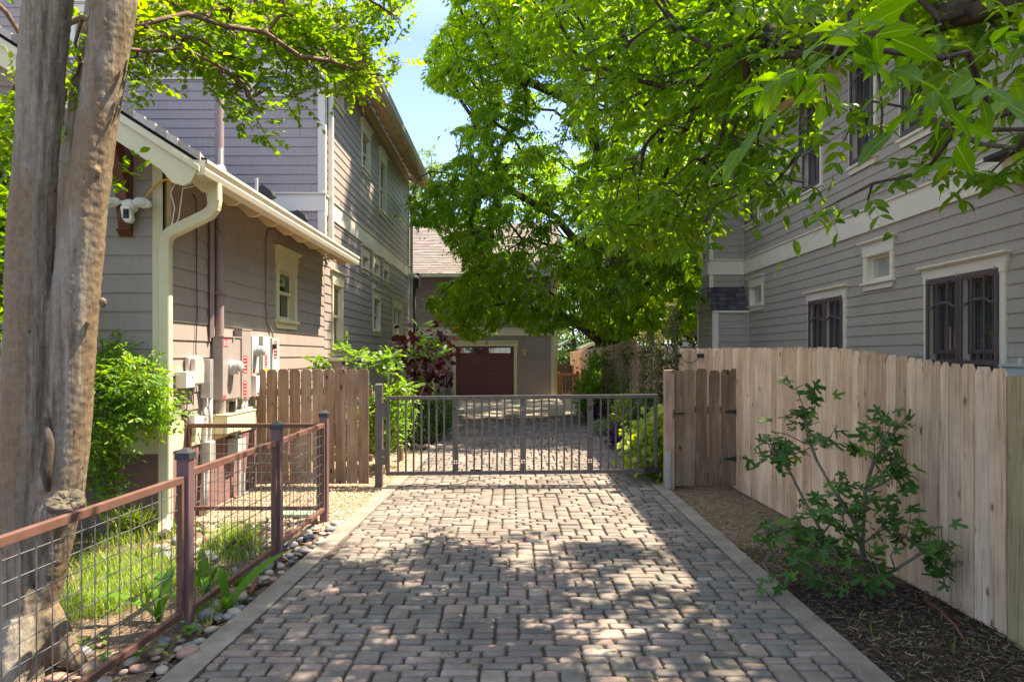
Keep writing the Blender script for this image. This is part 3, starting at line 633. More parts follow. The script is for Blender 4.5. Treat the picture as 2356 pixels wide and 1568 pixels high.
# inner block so that nothing shows through openings
m = MB(); m.box(-12, XW-.12, FY+.12, 23.0, -.1, 3.7); m.box(-12, XW-.12, 12.82, 23.0, 3.7, 7.7); m.box(XW-.12, XW-.005, FY+.12, 23.08, -.1, .6); m.build('core', M['black'], LH)
m = MB(); m.fbox(L, FY, 23.1, -.1, .79, -.1, .012); m.fbox(FF, -10, XW, -.1, .76, -.1, .012); m.build('foundation', M['skirt'], LH)
m = MB(); m.fbox(FF, -10, XW+.03, .76, 1.06, 0, .03); m.fbox(L, FY-.03, 9.3, .76, 1.06, 0, .03); m.build('water_table', M['cream'], LH, bevel=.004)
m = MB(); m.fbox(L, 12.72, 23.12, 4.36, 4.70, 0, .035); m.fbox(L, 12.72, 23.14, 4.70, 4.73, 0, .06); m.fbox(frame('F', 12.7), -12, XW+.034, 4.42, 4.73, 0, .035); m.fbox(frame('F', 12.7), -12, XW+.05, 4.731, 4.76, 0, .06); m.build('belt_trim', M['creamr'], LH, bevel=.003)
UF = frame('F', 12.7)
m = MB(); m.fbox(FF, XW-.1, XW+.03, 1.062, 4.0, 0, .028); m.fbox(L, FY-.028, FY+.1, 1.062, 3.7, .0, .03); m.build('corner_board', M['cream'], LH, bevel=.004)
m = MB(); m.fbox(UF, XW-.107, XW+.03, 4.762, 7.6, 0, .03); m.fbox(L, 12.672, 12.80, 4.74, 7.6, .0, .03); m.fbox(UF, XW-.107, XW+.03, 3.9, 4.418, 0, .03); m.fbox(L, 12.672, 12.8, 3.6, 4.358, .0, .03); m.fbox(L, 22.98, 23.12, .5, 4.358, .0, .03); m.fbox(L, 22.98, 23.12, 4.732, 7.6, .0, .03); m.build('corner_board', M['creamr'], LH, bevel=.004)
# front faces
def rake_lim(z): 
    x = -2.87-(z-3.42)/pitch if z > 3.35 else 0
    return (-10, min(XW, x) if z > 3.35 else XW)
siding('front_wall', FF, -10, XW-.098, 1.06, 7.0, .188, M['sid_low'], LH, lim=rake_lim)
fw = []
for (a, b_, z0_, z1_) in ((-6.72, -5.63, 6.86, 7.5), (-4.86, -4.02, 6.55, 7.2), (-8.2, -6.96, 7.15, 8.3)): fw.append(window(UF, LH, a, b_, z0_, z1_, mat='creamr', rail=False, hh=.2))
siding('tall_front_wall', UF, -12, XW-.105, 3.4, 4.42, .172, M['sid_up'], LH)
siding('tall_front_wall', UF, -12, XW-.105, 4.76, 10.4, .172, M['sid_up'], LH, fw, lim=lambda z: (-12, XW if z < 7.6 else -3.0-(z-7.55)/.63))
# low roof
RO = np.array([-2.86, 6.3, 3.555]); S = norm(np.array([-1, 0, pitch]))
lowroof = MB(); lowroof.prism([(-2.87, 6.32, 3.50), (-9, 6.32, 3.50+6.13*pitch), (-9, 6.32, 3.54+6.13*pitch), (-2.87, 6.32, 3.54)], (0, 6.37, 0)); LR = lowroof.build('low_roof', M['sh_dark'], LH)
shingles('shingles', RO-np.array([0, .02, 0])-S*.03, np.array([0, 1., 0]), S, 6.42, 7.0, M['sh_dark'], LR, thick=.02)
m = MB()   # rough shingle edge along the rake
for k in range(60):
    t0, t1 = k*.12, k*.12+.12; m.cur = random.random(); y = 6.245+.012*random.random(); a = RO+S*t0; b_ = RO+S*t1
    m.hexa([(a[0], y, a[2]-.022), (b_[0], y, b_[2]-.022), (b_[0], 6.34, b_[2]-.022), (a[0], 6.34, a[2]-.022), (a[0], y, a[2]+.05+.012*random.random()), (b_[0], y, b_[2]+.04), (b_[0], 6.34, b_[2]+.018), (a[0], 6.34, a[2]+.028)])
m.build('shingle_edge', shingle('weathered_shingle_edge', (.25, .21, .18), (.42, .37, .33), (.55, .5, .46)), LR, rnd=True)
m = MB(); m.prism([(-2.95, 6.26, 3.33), (-2.90, 6.26, 3.42), (-2.87, 6.26, 3.505), (-9, 6.26, 3.505+6.13*pitch), (-9, 6.26, 3.30+6.13*pitch), (-3.22, 6.26, 3.335+.27*pitch-.06), (-3.12, 6.26, 3.33), (-3.02, 6.26, 3.30)], (0, .04, 0)); m.prism([(-2.86, 6.235, 3.48), (-9, 6.235, 3.48+6.14*pitch), (-9, 6.235, 3.425+6.14*pitch), (-2.86, 6.235, 3.425)], (0, .024, 0)); m.build('rake_board', M['cream'], LH, bevel=.003)
m = MB(); m.prism([(-2.96, 6.3, 3.43), (-9, 6.3, 3.43+6.04*pitch), (-9, 6.3, 3.455+6.04*pitch), (-2.96, 6.3, 3.455)], (0, .56, 0)); m.prism([(-2.96, 6.86, 3.425), (XW-.05, 6.86, 3.425+.59*pitch), (XW-.05, 6.86, 3.45+.59*pitch), (-2.96, 6.86, 3.45)], (0, 5.8, 0)); m.fbox(L, FY, 12.66, 3.66, 3.72, .0, .05); m.build('soffit', M['soffit'], LH)
rafters(L, LH, 6.95, 12.6, .03, .54, 3.765, 3.44, .62)
# gutters
def gutter(name, par, x0, x1, y0, y1, z, h, mat):
    m = MB(); w = x1-x0; pr = [(x0, z), (x1-.03, z), (x1-.012, z+h*.35), (x1-.03, z+h*.55), (x1, z+h*.8), (x1, z+h), (x1-.008, z+h), (x1-.008, z+h*.8), (x1-.04, z+h*.55), (x1-.022, z+h*.35), (x1-.036, z+.008), (x0+.008, z+.008), (x0+.008, z+h), (x0, z+h)]
    m.prism([(x, y0, zz) for x, zz in pr], (0, y1-y0, 0)); m.box(x0+.002, x1-.02, y0-.004, y0-.0005, z+.002, z+h-.004); m.box(x0+.002, x1-.02, y1+.0005, y1+.004, z+.002, z+h-.004); return m.build(name, mat, par)
gutter('gutter', LH, -2.955, -2.80, 6.28, 12.58, 3.405, .14, M['creamr'])
m = MB(); m.fbox(L, 6.3, 12.6, 3.43, 3.54, .515, .54); m.build('fascia', M['creamr'], LH)
# rectangular downspout, ribbed, with two elbows
def downspout(par, pts, w, d, mat, rib=True):
    m = MB(); P_ = [np.asarray(p, float) for p in pts]; out = [P_[0]]; n = len(P_)
    for i in range(1, n-1):
        a = norm(P_[i-1]-P_[i]); b_ = norm(P_[i+1]-P_[i]); q0, q1 = P_[i]+a*.1, P_[i]+b_*.1
        for k in range(6):
            t = k/5; out.append((1-t)**2*q0+2*t*(1-t)*P_[i]+t*t*q1)
    out.append(P_[-1]); R = []
    for i, p in enumerate(out):
        dd = norm(out[min(i+1, len(out)-1)]-out[max(i-1, 0)]); u = np.array([0, 1., 0]) ; u = norm(u-dd*np.dot(u, dd)); w_ = np.cross(dd, u); e = 1.0+(.06 if (rib and 0 < i < len(out)-1 and i % 2) else 0)
        R.append([p+(u*a*w/2+w_*b_*d/2)*e for a, b_ in ((-1, -.8), (-.8, -1), (.8, -1), (1, -.8), (1, .8), (.8, 1), (-.8, 1), (-1, .8))])
    vs = [x for r in R for x in r]; m.add(vs, [(i*8+k, i*8+(k+1) % 8, (i+1)*8+(k+1) % 8, (i+1)*8+k) for i in range(len(R)-1) for k in range(8)]+[tuple(range(8)), tuple((len(R)-1)*8+k for k in range(8))])
    return m.build('downspout', mat, par)
downspout(LH, [(-2.88, 6.62, 3.42), (-2.88, 6.62, 3.14), (-3.42, 6.74, 2.93), (-3.42, 6.74, .12), (-3.36, 6.6, .03)], .085, .105, M['cream'])
downspout(LH, [(XW+.08, 12.9, 7.5), (XW+.08, 12.9, 3.75), (XW+.1, 12.86, 3.66)], .075, .09, M['creamr'])
m = MB(); m.tube([(XW+.1, 12.84, 3.78), (XW+.12, 12.8, 3.66)], .05, 10); m.build('downspout_outlet', M['cap'], LH)
# pipes and vents on the low roof
m = MB(); m.tube([(-3.42, 7.98, 1.95), (-3.42, 7.98, 5.05)], .05, 16); m.tube([(-3.42, 7.98, 5.05), (-3.42, 7.98, 5.1), (-3.38, 7.95, 5.17), (-3.3, 7.9, 5.16)], .058, 14); m.tube([(-3.42, 7.98, 3.88), (-3.42, 7.98, 3.96)], [.09, .06], 16); m.fbox(L, 7.90, 8.06, 3.16, 3.19, .0, .14); m.fbox(L, 7.9, 8.06, 2.45, 2.48, .0, .14); m.build('service_mast', M['pipem'], LH, smooth=False)
m = MB(); m.tube([(-3.14, 7.35, 3.72), (-3.14, 7.35, 3.97)], .022, 10); m.tube([(-3.14, 7.35, 3.74), (-3.14, 7.35, 3.79)], [.06, .028], 12); m.tube([(-3.05, 8.15, 3.7), (-3.05, 8.15, 3.86)], .02, 8); m.build('vent_pipe', M['boxg'], LH)
for (x, y, z) in ((-3.02, 8.4, 3.70), (-3.05, 9.85, 3.7)):
    m = MB(); m.prism([(x-.1, y-.06, z), (x-.1, y-.06, z+.1), (x-.03, y-.06, z+.13), (x+.07, y-.06, z+.06), (x+.1, y-.06, z+.0), (x+.05, y-.06, z-.03)], (0, .14, 0)); m.build('roof_vent', M['cap'], LH)
# upper roof with gable front
uz, ux = 7.52, -2.86; UR = MB(); UR.prism([(ux, 11.9, uz), (-8, 11.9, uz+5.14*.63), (-8, 11.9, uz+5.14*.63+.05), (ux, 11.9, uz+.05)], (0, 11.8, 0)); UR.prism([(-8, 11.9, uz+5.14*.63), (-13.1, 11.9, uz), (-13.1, 11.9, uz+.05), (-8, 11.9, uz+5.14*.63+.05)], (0, 11.8, 0)); URo = UR.build('upper_roof', M['sh_dark'], LH)
shingles('shingles', (ux, 11.88, uz+.05), (0, 1, 0), norm(np.array([-1, 0, .63])), 11.85, 6.0, M['sh_tan'], URo)
m = MB(); m.prism([(ux-.02, 11.85, uz+.03), (-8, 11.85, uz+5.12*.63+.03), (-13.1, 11.85, uz+.03), (-13.1, 11.85, uz-.2), (-8, 11.85, uz+5.12*.63-.22), (ux-.02, 11.85, uz-.2)], (0, .04, 0)); m.build('rake_board', M['creamr'], LH, bevel=.003); m = MB(); m.prism([(ux, 23.68, uz+.03), (-8, 23.68, uz+5.14*.63+.03), (-8, 23.68, uz+5.14*.63-.18), (ux, 23.68, uz-.17)], (0, .04, 0)); m.build('rake_board', M['creamr'], LH, bevel=.003)
m = MB(); m.prism([(ux-.02, 11.9, uz-.03), (-8, 11.9, uz+5.12*.63-.03), (-8, 11.9, uz+5.12*.63), (ux-.02, 11.9, uz-.001)], (0, .8, 0)); m.prism([(ux-.02, 12.7, uz-.03), (XW-.1, 12.7, uz-.03+.72*.63), (XW-.1, 12.7, uz+.72*.63-.001), (ux-.02, 12.7, uz-.001)], (0, 11.0, 0)); m.fbox(L, 12.8, 23.0, uz-.0, uz+.3, .0, .03); m.build('soffit', M['soffit'], LH)
rafters(L, LH, 12.4, 23.4, .04, .62, uz+.38, uz-.01, .6)
m = MB(); m.box(ux-.03, ux-.001, 11.9, 23.7, uz-.1, uz+.06); m.build('fascia', M['soffit'], LH)
gutter('gutter', LH, ux+.001, ux+.13, 11.88, 23.72, uz-.06, .13, M['boxl'])
downspout(LH, [(ux+.06, 23.5, uz-.05), (ux+.06, 23.5, uz-.3), (XW+.09, 23.3, uz-.75), (XW+.09, 23.16, uz-1.1), (XW+.09, 23.16, .05)], .08, .09, M['boxt'])
m = MB(); m.prism([(-4.2, 12.62, 7.25), (-4.2, 12.62, 8.05), (-4.06, 12.62, 8.05), (-4.06, 12.62, 7.25)], (0, .05, 0)); m.prism([(-4.2, 12.6, 7.3), (-4.2, 11.95, 8.15), (-4.2, 11.95, 8.3), (-4.2, 12.62, 7.5)], (.13, 0, 0)); m.build('knee_brace', M['brace'], LH, bevel=.004)
# curved brown knee brace under the low gable
m = MB(); m.fbox(FF, -3.93, -3.80, 3.0, 4.05, .0, .06); pr = [(.06, 3.02), (.09, 3.1), (.14, 3.4), (.26, 3.68), (.48, 3.86), (.52, 3.95), (.52, 4.05), (.40, 4.02), (.2, 3.86), (.06, 3.6)]
m.prism([FF(-3.92, z, n) for n, z in pr], (.11, 0, 0)); m.fbox(FF, -3.93, -3.80, 4.06, 4.15, 0, .56); m.prism([FF(-3.93, 3.0, .0), FF(-3.93, 2.93, .03), FF(-3.93, 3.0, .1)], (.13, 0, 0)); m.build('knee_brace', M['brace'], LH, bevel=.006)
# bump-out box with cap behind the picket fence
m = MB(); m.fbox(L, 13.0, 14.6, .5, 1.63, .0, .26); bo = m.build('bump_out', M['sid_low'], LH); m = MB(); m.fbox(L, 12.95, 14.65, 1.632, 1.7, .0, .31); m.build('bump_out_cap', M['cream'], LH, bevel=.004)
m = MB(); m.fbox(L, 12.72, 23.1, .42, .5, .0, .03); m.build('skirt_trim', M['creamr'], LH)

# ----------------- GARAGE -----------------
GY = 27.2; GF = frame('F', GY); GH = thing('garage', 'two-storey mauve garage with a maroon overhead door at the end of the driveway', 'garage', (-1, GY, 0))
siding('wall', GF, -8, 1.56, .02, 2.52, .15, M['sid_g'], GH, [(-2.24, .08, -1, 2.09), (-4.1, -3.2, -1, 2.15)]); siding('wall', GF, -8, 1.56, 2.82, 4.85, .15, M['sid_g'], GH)
m = MB(); m.box(-8, 1.6, GY+.15, 33, -.05, 4.85); m.build('core', M['sid_g'], GH)
m = MB(); m.fbox(GF, -8, 1.72, 2.52, 2.81, 0, .04); m.fbox(GF, -8, 1.76, 2.811, 2.84, 0, .07); m.build('belt_trim', M['creamr'], GH)
m = MB(); m.fbox(GF, 1.555, 1.71, .02, 2.519, -.1, .035); m.fbox(GF, 1.555, 1.71, 2.841, 4.8, -.1, .035); m.fbox(GF, 1.73, 1.8, .05, 4.6, -.1, .0); m.build('corner_board', M['cream'], GH)
m = MB(); m.fbox(GF, -2.37, -2.235, .02, 2.085, 0, .035); m.fbox(GF, .075, .21, .02, 2.085, 0, .035); m.fbox(GF, -2.40, .24, 2.086, 2.27, 0, .04); e = np.array(GF(0, 0, .06))-np.array(GF(0, 0, 0)); m.prism([GF(-2.4, 2.271, 0), GF(.24, 2.271, 0), GF(.31, 2.32, 0), GF(-2.47, 2.32, 0)], e); m.build('door_trim', M['cream'], GH, bevel=.004)
d = MB(); d.fbox(GF, -2.235, .075, 0, 2.085, -.09, -.06); dr_ = d.build('garage_door', M['maroon'], GH)
m = MB()
for r in range(5):
    for c_ in range(2):
        a = -2.12+c_*1.12; z = .1+r*.385
        if r < 4:
            m.fbox(GF, a, a+1.0, z, z+.02, -.06, -.045); m.fbox(GF, a, a+1.0, z+.24, z+.26, -.06, -.045); m.fbox(GF, a, a+.02, z+.02, z+.24, -.06, -.045); m.fbox(GF, a+.98, a+1.0, z+.02, z+.24, -.06, -.045); m.fbox(GF, a+.07, a+.93, z+.07, z+.19, -.06, -.048)
for z in (.385, .77, 1.155, 1.54): m.fbox(GF, -2.235, .075, z+.0, z+.008, -.06, -.056)
m.build('raised_panels', M['maroon'], dr_)
for c_ in range(2):
    a = -2.06+c_*1.14; m = MB(); m.add([GF(a, 1.83, -.055), GF(a+.86, 1.83, -.055), GF(a+.86, 2.03, -.055), GF(a, 2.03, -.055)], [(0, 1, 2, 3)]); w_ = m.build('door_window', M['panec'], dr_)
    m = MB(); m.fbox(GF, a-.03, a+.89, 1.8, 1.83, -.06, -.04); m.fbox(GF, a-.03, a+.89, 2.03, 2.055, -.06, -.04); m.fbox(GF, a-.03, a, 1.83, 2.03, -.06, -.04); m.fbox(GF, a+.86, a+.89, 1.83, 2.03, -.06, -.04)
    for t in (.2, .43, .66): m.fbox(GF, a+t-.007, a+t+.007, 1.83, 2.03, -.054, -.042)
    m.fbox(GF, a, a+.86, 1.92, 1.932, -.054, -.043); m.build('muntins', M['maroon'], w_)
m = MB(); m.fbox(GF, -4.1, -3.2, .05, 2.1, -.06, -.04); sd = m.build('side_door', M['maroon'], GH)
m = MB()
for z in (.2, .75, 1.3): m.fbox(GF, -3.95, -3.35, z, z+.42, -.04, -.03)
m.build('raised_panels', M['maroon'], sd)
m = MB(); m.fbox(GF, -3.2, -3.07, .02, 2.15, 0, .035); m.fbox(GF, -4.25, -3.05, 2.151, 2.3, 0, .04); m.build('door_trim', M['cream'], GH)
# roof
shingles('roof', (-8.3, GY-.45, 4.93), (1, 0, 0), norm(np.array([0, 1, .64])), 10.4, 5.2, M['sh_tan'], GH, ex=.16, tw=.5, thick=.02)
m = MB(); m.prism([(-8.3, GY-.45, 4.9), (-8.3, GY+3.9, 4.9+4.35*.64), (-8.3, GY+8.2, 4.9), ], (10.35, 0, 0)); m.build('roof_body', M['sid_g'], GH)
m = MB(); m.box(-8.3, 2.1, GY-.5, GY-.452, 4.8, 4.93); m.build('gutter', M['creamr'], GH)
# ----------------- RIGHT HOUSE -----------------
XR2 = 5.6; R = frame('R', XR2); RH = thing('taupe_house', 'tall taupe clapboard house with cream trim behind the right fence', 'house', (XR2, 8, 0))
rw = []
def rwin(*a, **k): rw.append(window(R, RH, *a, mat='creamr', **k))
rwin(15.17, 16.04, 2.76, 3.55, hh=.24, rail=False, pane='panel', depth=.14)
rwin(9.98, 10.83, 2.75, 3.52, hh=.24, rail=False, pane='panel', depth=.14)
rwin(11.40, 12.87, .75, 2.93, hh=.24, mull=1, screen='double', pane='panec')
rwin(7.71, 9.23, .75, 2.93, hh=.24, mull=1, screen='double', pane='panec')
for a, b_ in ((15.45, 16.33), (12.29, 13.13), (10.45, 11.29), (9.01, 9.81)): rwin(a, b_, 4.70, 6.68, hh=.22, cw=.07, screen='single', pane='panec')
rwin(13.69, 14.79, 4.75, 6.1, hh=.22, pane='panel', rail=False); rwin(6.0, 7.1, 4.7, 6.68, hh=.22, pane='panec')
ex = .1625; z00 = 3.68-ex*22
siding('wall', R, -3, 16.47, z00, 3.68, ex, M['sid_r'], RH, rw); siding('wall', R, -3, 16.47, 4.05, 6.95, ex, M['sid_r'], RH, rw)
m = MB(); m.box(XR2+.16, 14, -3, 17.3, -.1, 6.9); m.build('core', M['black'], RH)
m = MB(); m.fbox(R, -3, 16.44, 3.68, 4.02, 0, .035); m.fbox(R, -3, 16.43, 4.021, 4.05, 0, .06); 
BF = frame('F', 16.47); m.fbox(BF, 4.72, XR2+.0, 3.68, 4.02, 0, .035); m.fbox(BF, 4.69, XR2, 4.021, 4.05, 0, .06); RB = frame('R', 4.75); m.fbox(RB, 16.5, 17.0, 3.68, 4.02, 0, .035); m.fbox(RB, 16.5, 17.02, 4.021, 4.05, .0, .06); m.build('belt_trim', M['creamr'], RH, bevel=.003)
siding('bay_wall', BF, 4.85, XR2-.09, 3.36, 3.68, ex, M['sid_r'], RH); siding('bay_wall', BF, 4.85, XR2-.09, 4.05, 6.9, ex, M['sid_r'], RH)
LF = frame('F', 16.09); siding('bay_wall', LF, 4.86, XR2-.09, z00, 2.74, ex, M['sid_r'], RH)
siding('bay_wall', RB, 16.5, 16.98, 4.05, 6.9, ex, M['sid_r'], RH); siding('bay_wall', frame('R', 4.73), 16.12, 17.3, z00, 2.9, ex, M['sid_r'], RH); siding('bay_wall', frame('R', 4.735), 16.47, 17.0, 2.9, 3.68, ex, M['sid_r'], RH)
m = MB(); m.box(4.8, XR2+.1, 16.55, 17.0, 3.0, 6.9); m.box(4.8, XR2+.1, 16.2, 17.28, 0, 2.75); m.build('core', M['sid_r'], RH)
m = MB(); m.fbox(BF, 4.75, 4.852, 3.35, 3.679, 0, .03); m.fbox(BF, 4.75, 4.852, 4.051, 6.9, 0, .03); m.fbox(LF, 4.72, 4.862, 0, 2.74, 0, .03); m.fbox(LF, 4.72, XR2-.0, 2.741, 2.79, 0, .05); m.fbox(RB, 16.96, 17.02, 4.05, 6.9, 0, .03); m.fbox(frame('R', 4.73), 17.27, 17.33, 0, 2.85, 0, .03)
m.prism([(4.69, 16.98, 3.42), (4.69, 17.36, 2.8), (4.69, 17.44, 2.8), (4.69, 17.06, 3.42)], (.05, 0, 0)); m.build('corner_board', M['creamr'], RH, bevel=.003)
m = MB(); m.fbox(BF, XR2-.088, XR2-.012, 3.4, 3.68, 0, .03); m.fbox(BF, XR2-.088, XR2-.012, 4.051, 6.9, 0, .03); m.fbox(LF, XR2-.088, XR2-.012, 0, 2.74, 0, .03); m.build('inner_corner', M['sid_r'], RH)
so_ = norm(np.array([0, .40, .57])); shingles('bay_roof', (4.66, 16.05, 2.80), (1, 0, 0), so_, .93, .72, M['sh_dark'], RH, ex=.135, tw=.17, thick=.012)
m = MB(); m.prism([(4.67, 16.06, 2.795), (4.67, 16.47, 3.37), (4.67, 16.47, 2.795)], (.93, 0, 0)); m.prism([(4.67, 17.0, 3.37), (4.67, 17.4, 2.795), (4.67, 17.0, 2.795)], (.9, 0, 0)); m.build('bay_roof_body', M['sid_r'], RH)
# eave: soffit, rafters, gutter, roof
m = MB(); m.prism([(4.98, -3.3, 6.82), (5.7, -3.3, 7.12), (5.7, -3.3, 7.16), (4.98, -3.3, 6.86)], (0, 20.4, 0)); m.fbox(R, -3, 16.47, 6.78, 6.96, 0, .03); m.build('soffit', M['soffit'], RH)
k = -2.7
while k < 16.9:
    m = MB(); m.prism([(5.6, k, 7.08), (5.0, k, 6.83), (5.0, k, 6.78), (5.1, k, 6.76), (5.2, k, 6.83), (5.6, k, 6.97)], (0, .04, 0)); m.build('rafter_tail', M['soffit'], RH); k += .9
gutter('gutter', RH, 4.86, 4.99, -3.3, 17.1, 6.82, .12, M['creamr'])
RR = MB(); RR.prism([(4.96, -3.3, 6.88), (9.8, -3.3, 9.3), (14.6, -3.3, 6.88), (9.8, -3.3, 9.36)], (0, 20.4, 0)); RR.prism([(4.96, -3.3, 6.88), (9.8, -3.3, 9.3), (9.8, -3.3, 9.36), (4.96, -3.3, 6.93)], (0, 20.4, 0)); RRo = RR.build('roof', M['sh_dark'], RH)
m = MB(); m.prism([(5.65, 17.0, 6.9), (9.8, 17.0, 9.25), (14, 17.0, 6.9)], (0, -.1, 0)); m.prism([(5.65, -3, 6.9), (9.8, -3, 9.25), (14, -3, 6.9)], (0, .1, 0)); m.build('gable_wall', M['sid_r'], RH)
# louvred wall vents
for (y, z) in ((11.72, 4.17), (9.42, 4.17)):
    m = MB(); m.fbox(R, y-.07, y+.07, z, z+.22, 0, .03); v_ = m.build('wall_vent', M['sid_r'], RH); m = MB()
    for q in range(3): m.fbox(R, y-.06, y+.06, z+.03+q*.06, z+.07+q*.06, .031, .045)
    m.build('louvre', M['sid_r'], v_)
# little hooded box and utility box at the frame's right edge
m = MB(); m.fbox(R, 6.3, 7.53, 3.62, 3.9, .016, .2); hb = m.build('hooded_window_box', M['cream'], RH); m = MB(); m.prism([R(6.2, 3.9, .0), R(6.2, 4.0, .0), R(6.2, 3.95, .34), R(6.2, 3.9, .34)], (0, 1.42, 0)); m.build('hood', M['sh_dark'], hb)
t = thing('utility_box', 'grey utility box with a pipe stub on the taupe wall at the right edge', 'utility box', R(7.3, 1.4, .02))
m = MB(); m.fbox(R, 7.0, 7.62, .9, 1.62, .016, .14); m.build('case', M['boxg'], t, bevel=.01); m = MB(); m.fbox(R, 6.98, 7.64, 1.621, 1.65, .016, .16); m.tube([R(7.4, 1.65, .09), R(7.4, 1.72, .09)], .02, 8); m.build('lid', M['boxg'], t)

# ----------------- BUILDINGS BEHIND -----------------
DH = thing('rear_deck', 'raised cream deck with picket railing and dark stair behind the fence', 'deck', (7.2, 30, 0))
m = MB(); m.box(5.2, 9.2, 29.6, 33, 2.7, 2.92); m.build('floor', M['darkw'], DH)
for x in (5.3, 6.15, 7.9): m = MB(); m.box(x-.07, x+.07, 29.7, 29.84, 0, 3.85 if x < 7 else 2.7); m.build('post', M['darkw'] if x > 6 else M['tan'], DH)
m = MB(); m.box(6.2, 9.2, 29.6, 29.68, 3.75, 3.82); m.box(6.2, 9.2, 29.6, 29.66, 3.0, 3.06); x = 6.25
while x < 9.2: m.box(x, x+.09, 29.6, 29.64, 3.06, 3.75); x += .16
m.build('railing', M['tan'], DH)
m = MB(); m.prism([(7.0, 29.3, 3.8), (7.2, 29.3, 3.8), (7.75, 29.3, 1.2), (7.55, 29.3, 1.2)], (0, .1, 0)); m.build('stringer', M['pale'], DH)
m = MB()
for k in range(9): m.box(7.0+k*.12, 8.4+k*.1, 29.2, 29.5, 2.6-k*.28, 2.66-k*.28)
m.build('tread', M['darkw'], DH)
WB = thing('white_outbuilding', 'low white outbuilding with a pale gable roof behind the fence', 'shed', (6.5, 34, 0))
m = MB(); m.box(4.2, 9.5, 34, 38, 0, 2.2); m.build('wall', M['pale'], WB); m = MB(); m.prism([(3.4, 33.8, 1.95), (5.6, 33.8, 2.9), (10, 33.8, 2.5), (10, 33.8, 2.62), (5.6, 33.8, 3.05), (3.4, 33.8, 2.1)], (0, 4.5, 0)); m.build('roof', M['cream'], WB)
NB = thing('neighbour_shed', 'small cream shed with a grey roof beyond the orange gate', 'shed', (3.0, 46, 0))
m = MB(); m.box(3.0, 8.5, 46, 50, 0, 2.1); m.build('wall', M['tan'], NB); m = MB(); m.prism([(2.6, 45.7, 1.9), (5.2, 45.7, 3.4), (8.8, 45.7, 1.9), (8.8, 45.7, 2.0), (5.2, 45.7, 3.6), (2.6, 45.7, 2.05)], (0, 4.8, 0)); m.build('roof', M['boxg'], NB)

# ----------------- TALL CEDAR FENCE -----------------
CF = thing('cedar_fence', 'long pale cedar board fence with dog-eared tops along the right side', 'fence', (3.0, 4.3, 0))
def fx(y): return float(np.interp(y, [0, 4.3, 8.9, 16, 32.6], [3.12, 3.11, 2.96, 2.92, 2.78]))
def ft_(y): return float(np.interp(y, [3, 4.3, 6.5, 8, 12, 15.4, 16.2, 22.4, 32], [1.63, 1.655, 1.825, 1.835, 1.86, 1.9, 2.10, 2.0, 1.9]))
m = MB(); y = 4.30
while y < 32.5:
    w = random.choice([.09, .14, .14, .135, .12]); m.cur = random.random(); x0 = fx(y)+.004*random.random()+random.choice([0, .003]); x1 = fx(y+w)+.004*random.random(); zt = ft_(y+w/2)+random.gauss(0, .004); e = .034; a, b_ = y+.003, y+w-.003
    pts = [(x0, a, -.02), (x1, b_, -.02), (x1, b_, zt-e*1.5), (x1, b_-e, zt), (x0, a+e, zt), (x0, a, zt-e*1.5)]; m.prism(pts, (.018, 0, 0)); y += w
m.build('boards', M['cedar'], CF, rnd=True)
for z in (.35, 1.45): m = MB(); [m.hexa([(fx(a)+.03, a, z), (fx(a)+.07, a, z), (fx(a+2.4)+.07, a+2.4, z), (fx(a+2.4)+.03, a+2.4, z), (fx(a)+.03, a, z+.09), (fx(a)+.07, a, z+.09), (fx(a+2.4)+.07, a+2.4, z+.09), (fx(a+2.4)+.03, a+2.4, z+.09)]) for a in np.arange(4.3, 31, 2.4)]; m.build('rail', M['cedar'], CF)
for a in np.arange(6.7, 31, 2.4): m = MB(); m.box(fx(a)+.075, fx(a)+.165, a, a+.09, 0, ft_(a)-.12); m.build('post', M['greenwood'], CF)
m = MB(); m.box(3.095, 3.24, 4.13, 4.27, -.05, 1.62); m.build('end_post', M['greenwood'], CF, bevel=.006)
m = MB(); y = 2.0; 
while y < 4.1: m.box(3.26, 3.28, y, y+.136, -.02, 1.6); y += .14
m.build('return_boards', M['greenwood'], CF)
# ----------------- WEATHERED PICKET FENCES AND GATE -----------------
def picket(fr, a0, a1, z0, z1, m, n0=0., ear=.03, tilt=0):
    e = np.array(fr(0, 0, n0+.019))-np.array(fr(0, 0, n0)); m.cur = random.random()
    m.prism([fr(a0, z0, n0), fr(a1, z0, n0), fr(a1+tilt, z1-ear*1.1, n0), fr(a1-ear*.5+tilt, z1-ear*.35, n0), fr(a1-ear+tilt, z1, n0), fr(a0+ear+tilt, z1, n0), fr(a0+ear*.5+tilt, z1-ear*.35, n0), fr(a0+tilt, z1-ear*1.1, n0)], e)
PF = thing('picket_fence', 'short weathered brown picket fence between the mauve wall and the steel gate post', 'fence', (-2.7, 9.26, 0)); m = MB(); fr9 = frame('F', 9.26)
x = -3.46; k = 0
while x < -1.99:
    w = .141 if k else .125; picket(fr9, x, min(x+w, -1.885), .0+.012*random.random()+(.05 if x < -2.6 else 0)*0, 1.55+.014*random.random()+(.015 if x > -2.05 else 0), m); x += w+.0125+.004*random.random(); k += 1
m.build('pickets', M['oldwood'], PF, rnd=True, bevel=.002)
for z in (.3, 1.2): m = MB(); m.box(-3.48, -1.9, 9.285, 9.325, z, z+.09); m.build('rail', M['oldwood'], PF)
PG = thing('picket_gate', 'narrow weathered picket gate hung on black strap hinges beside the tall cedar fence', 'gate', (2.5, 9.04, 0)); frg = frame('F', 9.04)
m = MB(); xs = [(2.16, 2.27), (2.272, 2.415), (2.435, 2.575), (2.605, 2.745), (2.765, 2.885), (2.887, 2.995)]
for i, (a, b_) in enumerate(xs): picket(frg, a, b_, .02, 1.545+.012*(i % 3), m)
m.build('pickets', M['gatewood'], PG, rnd=True, bevel=.002)
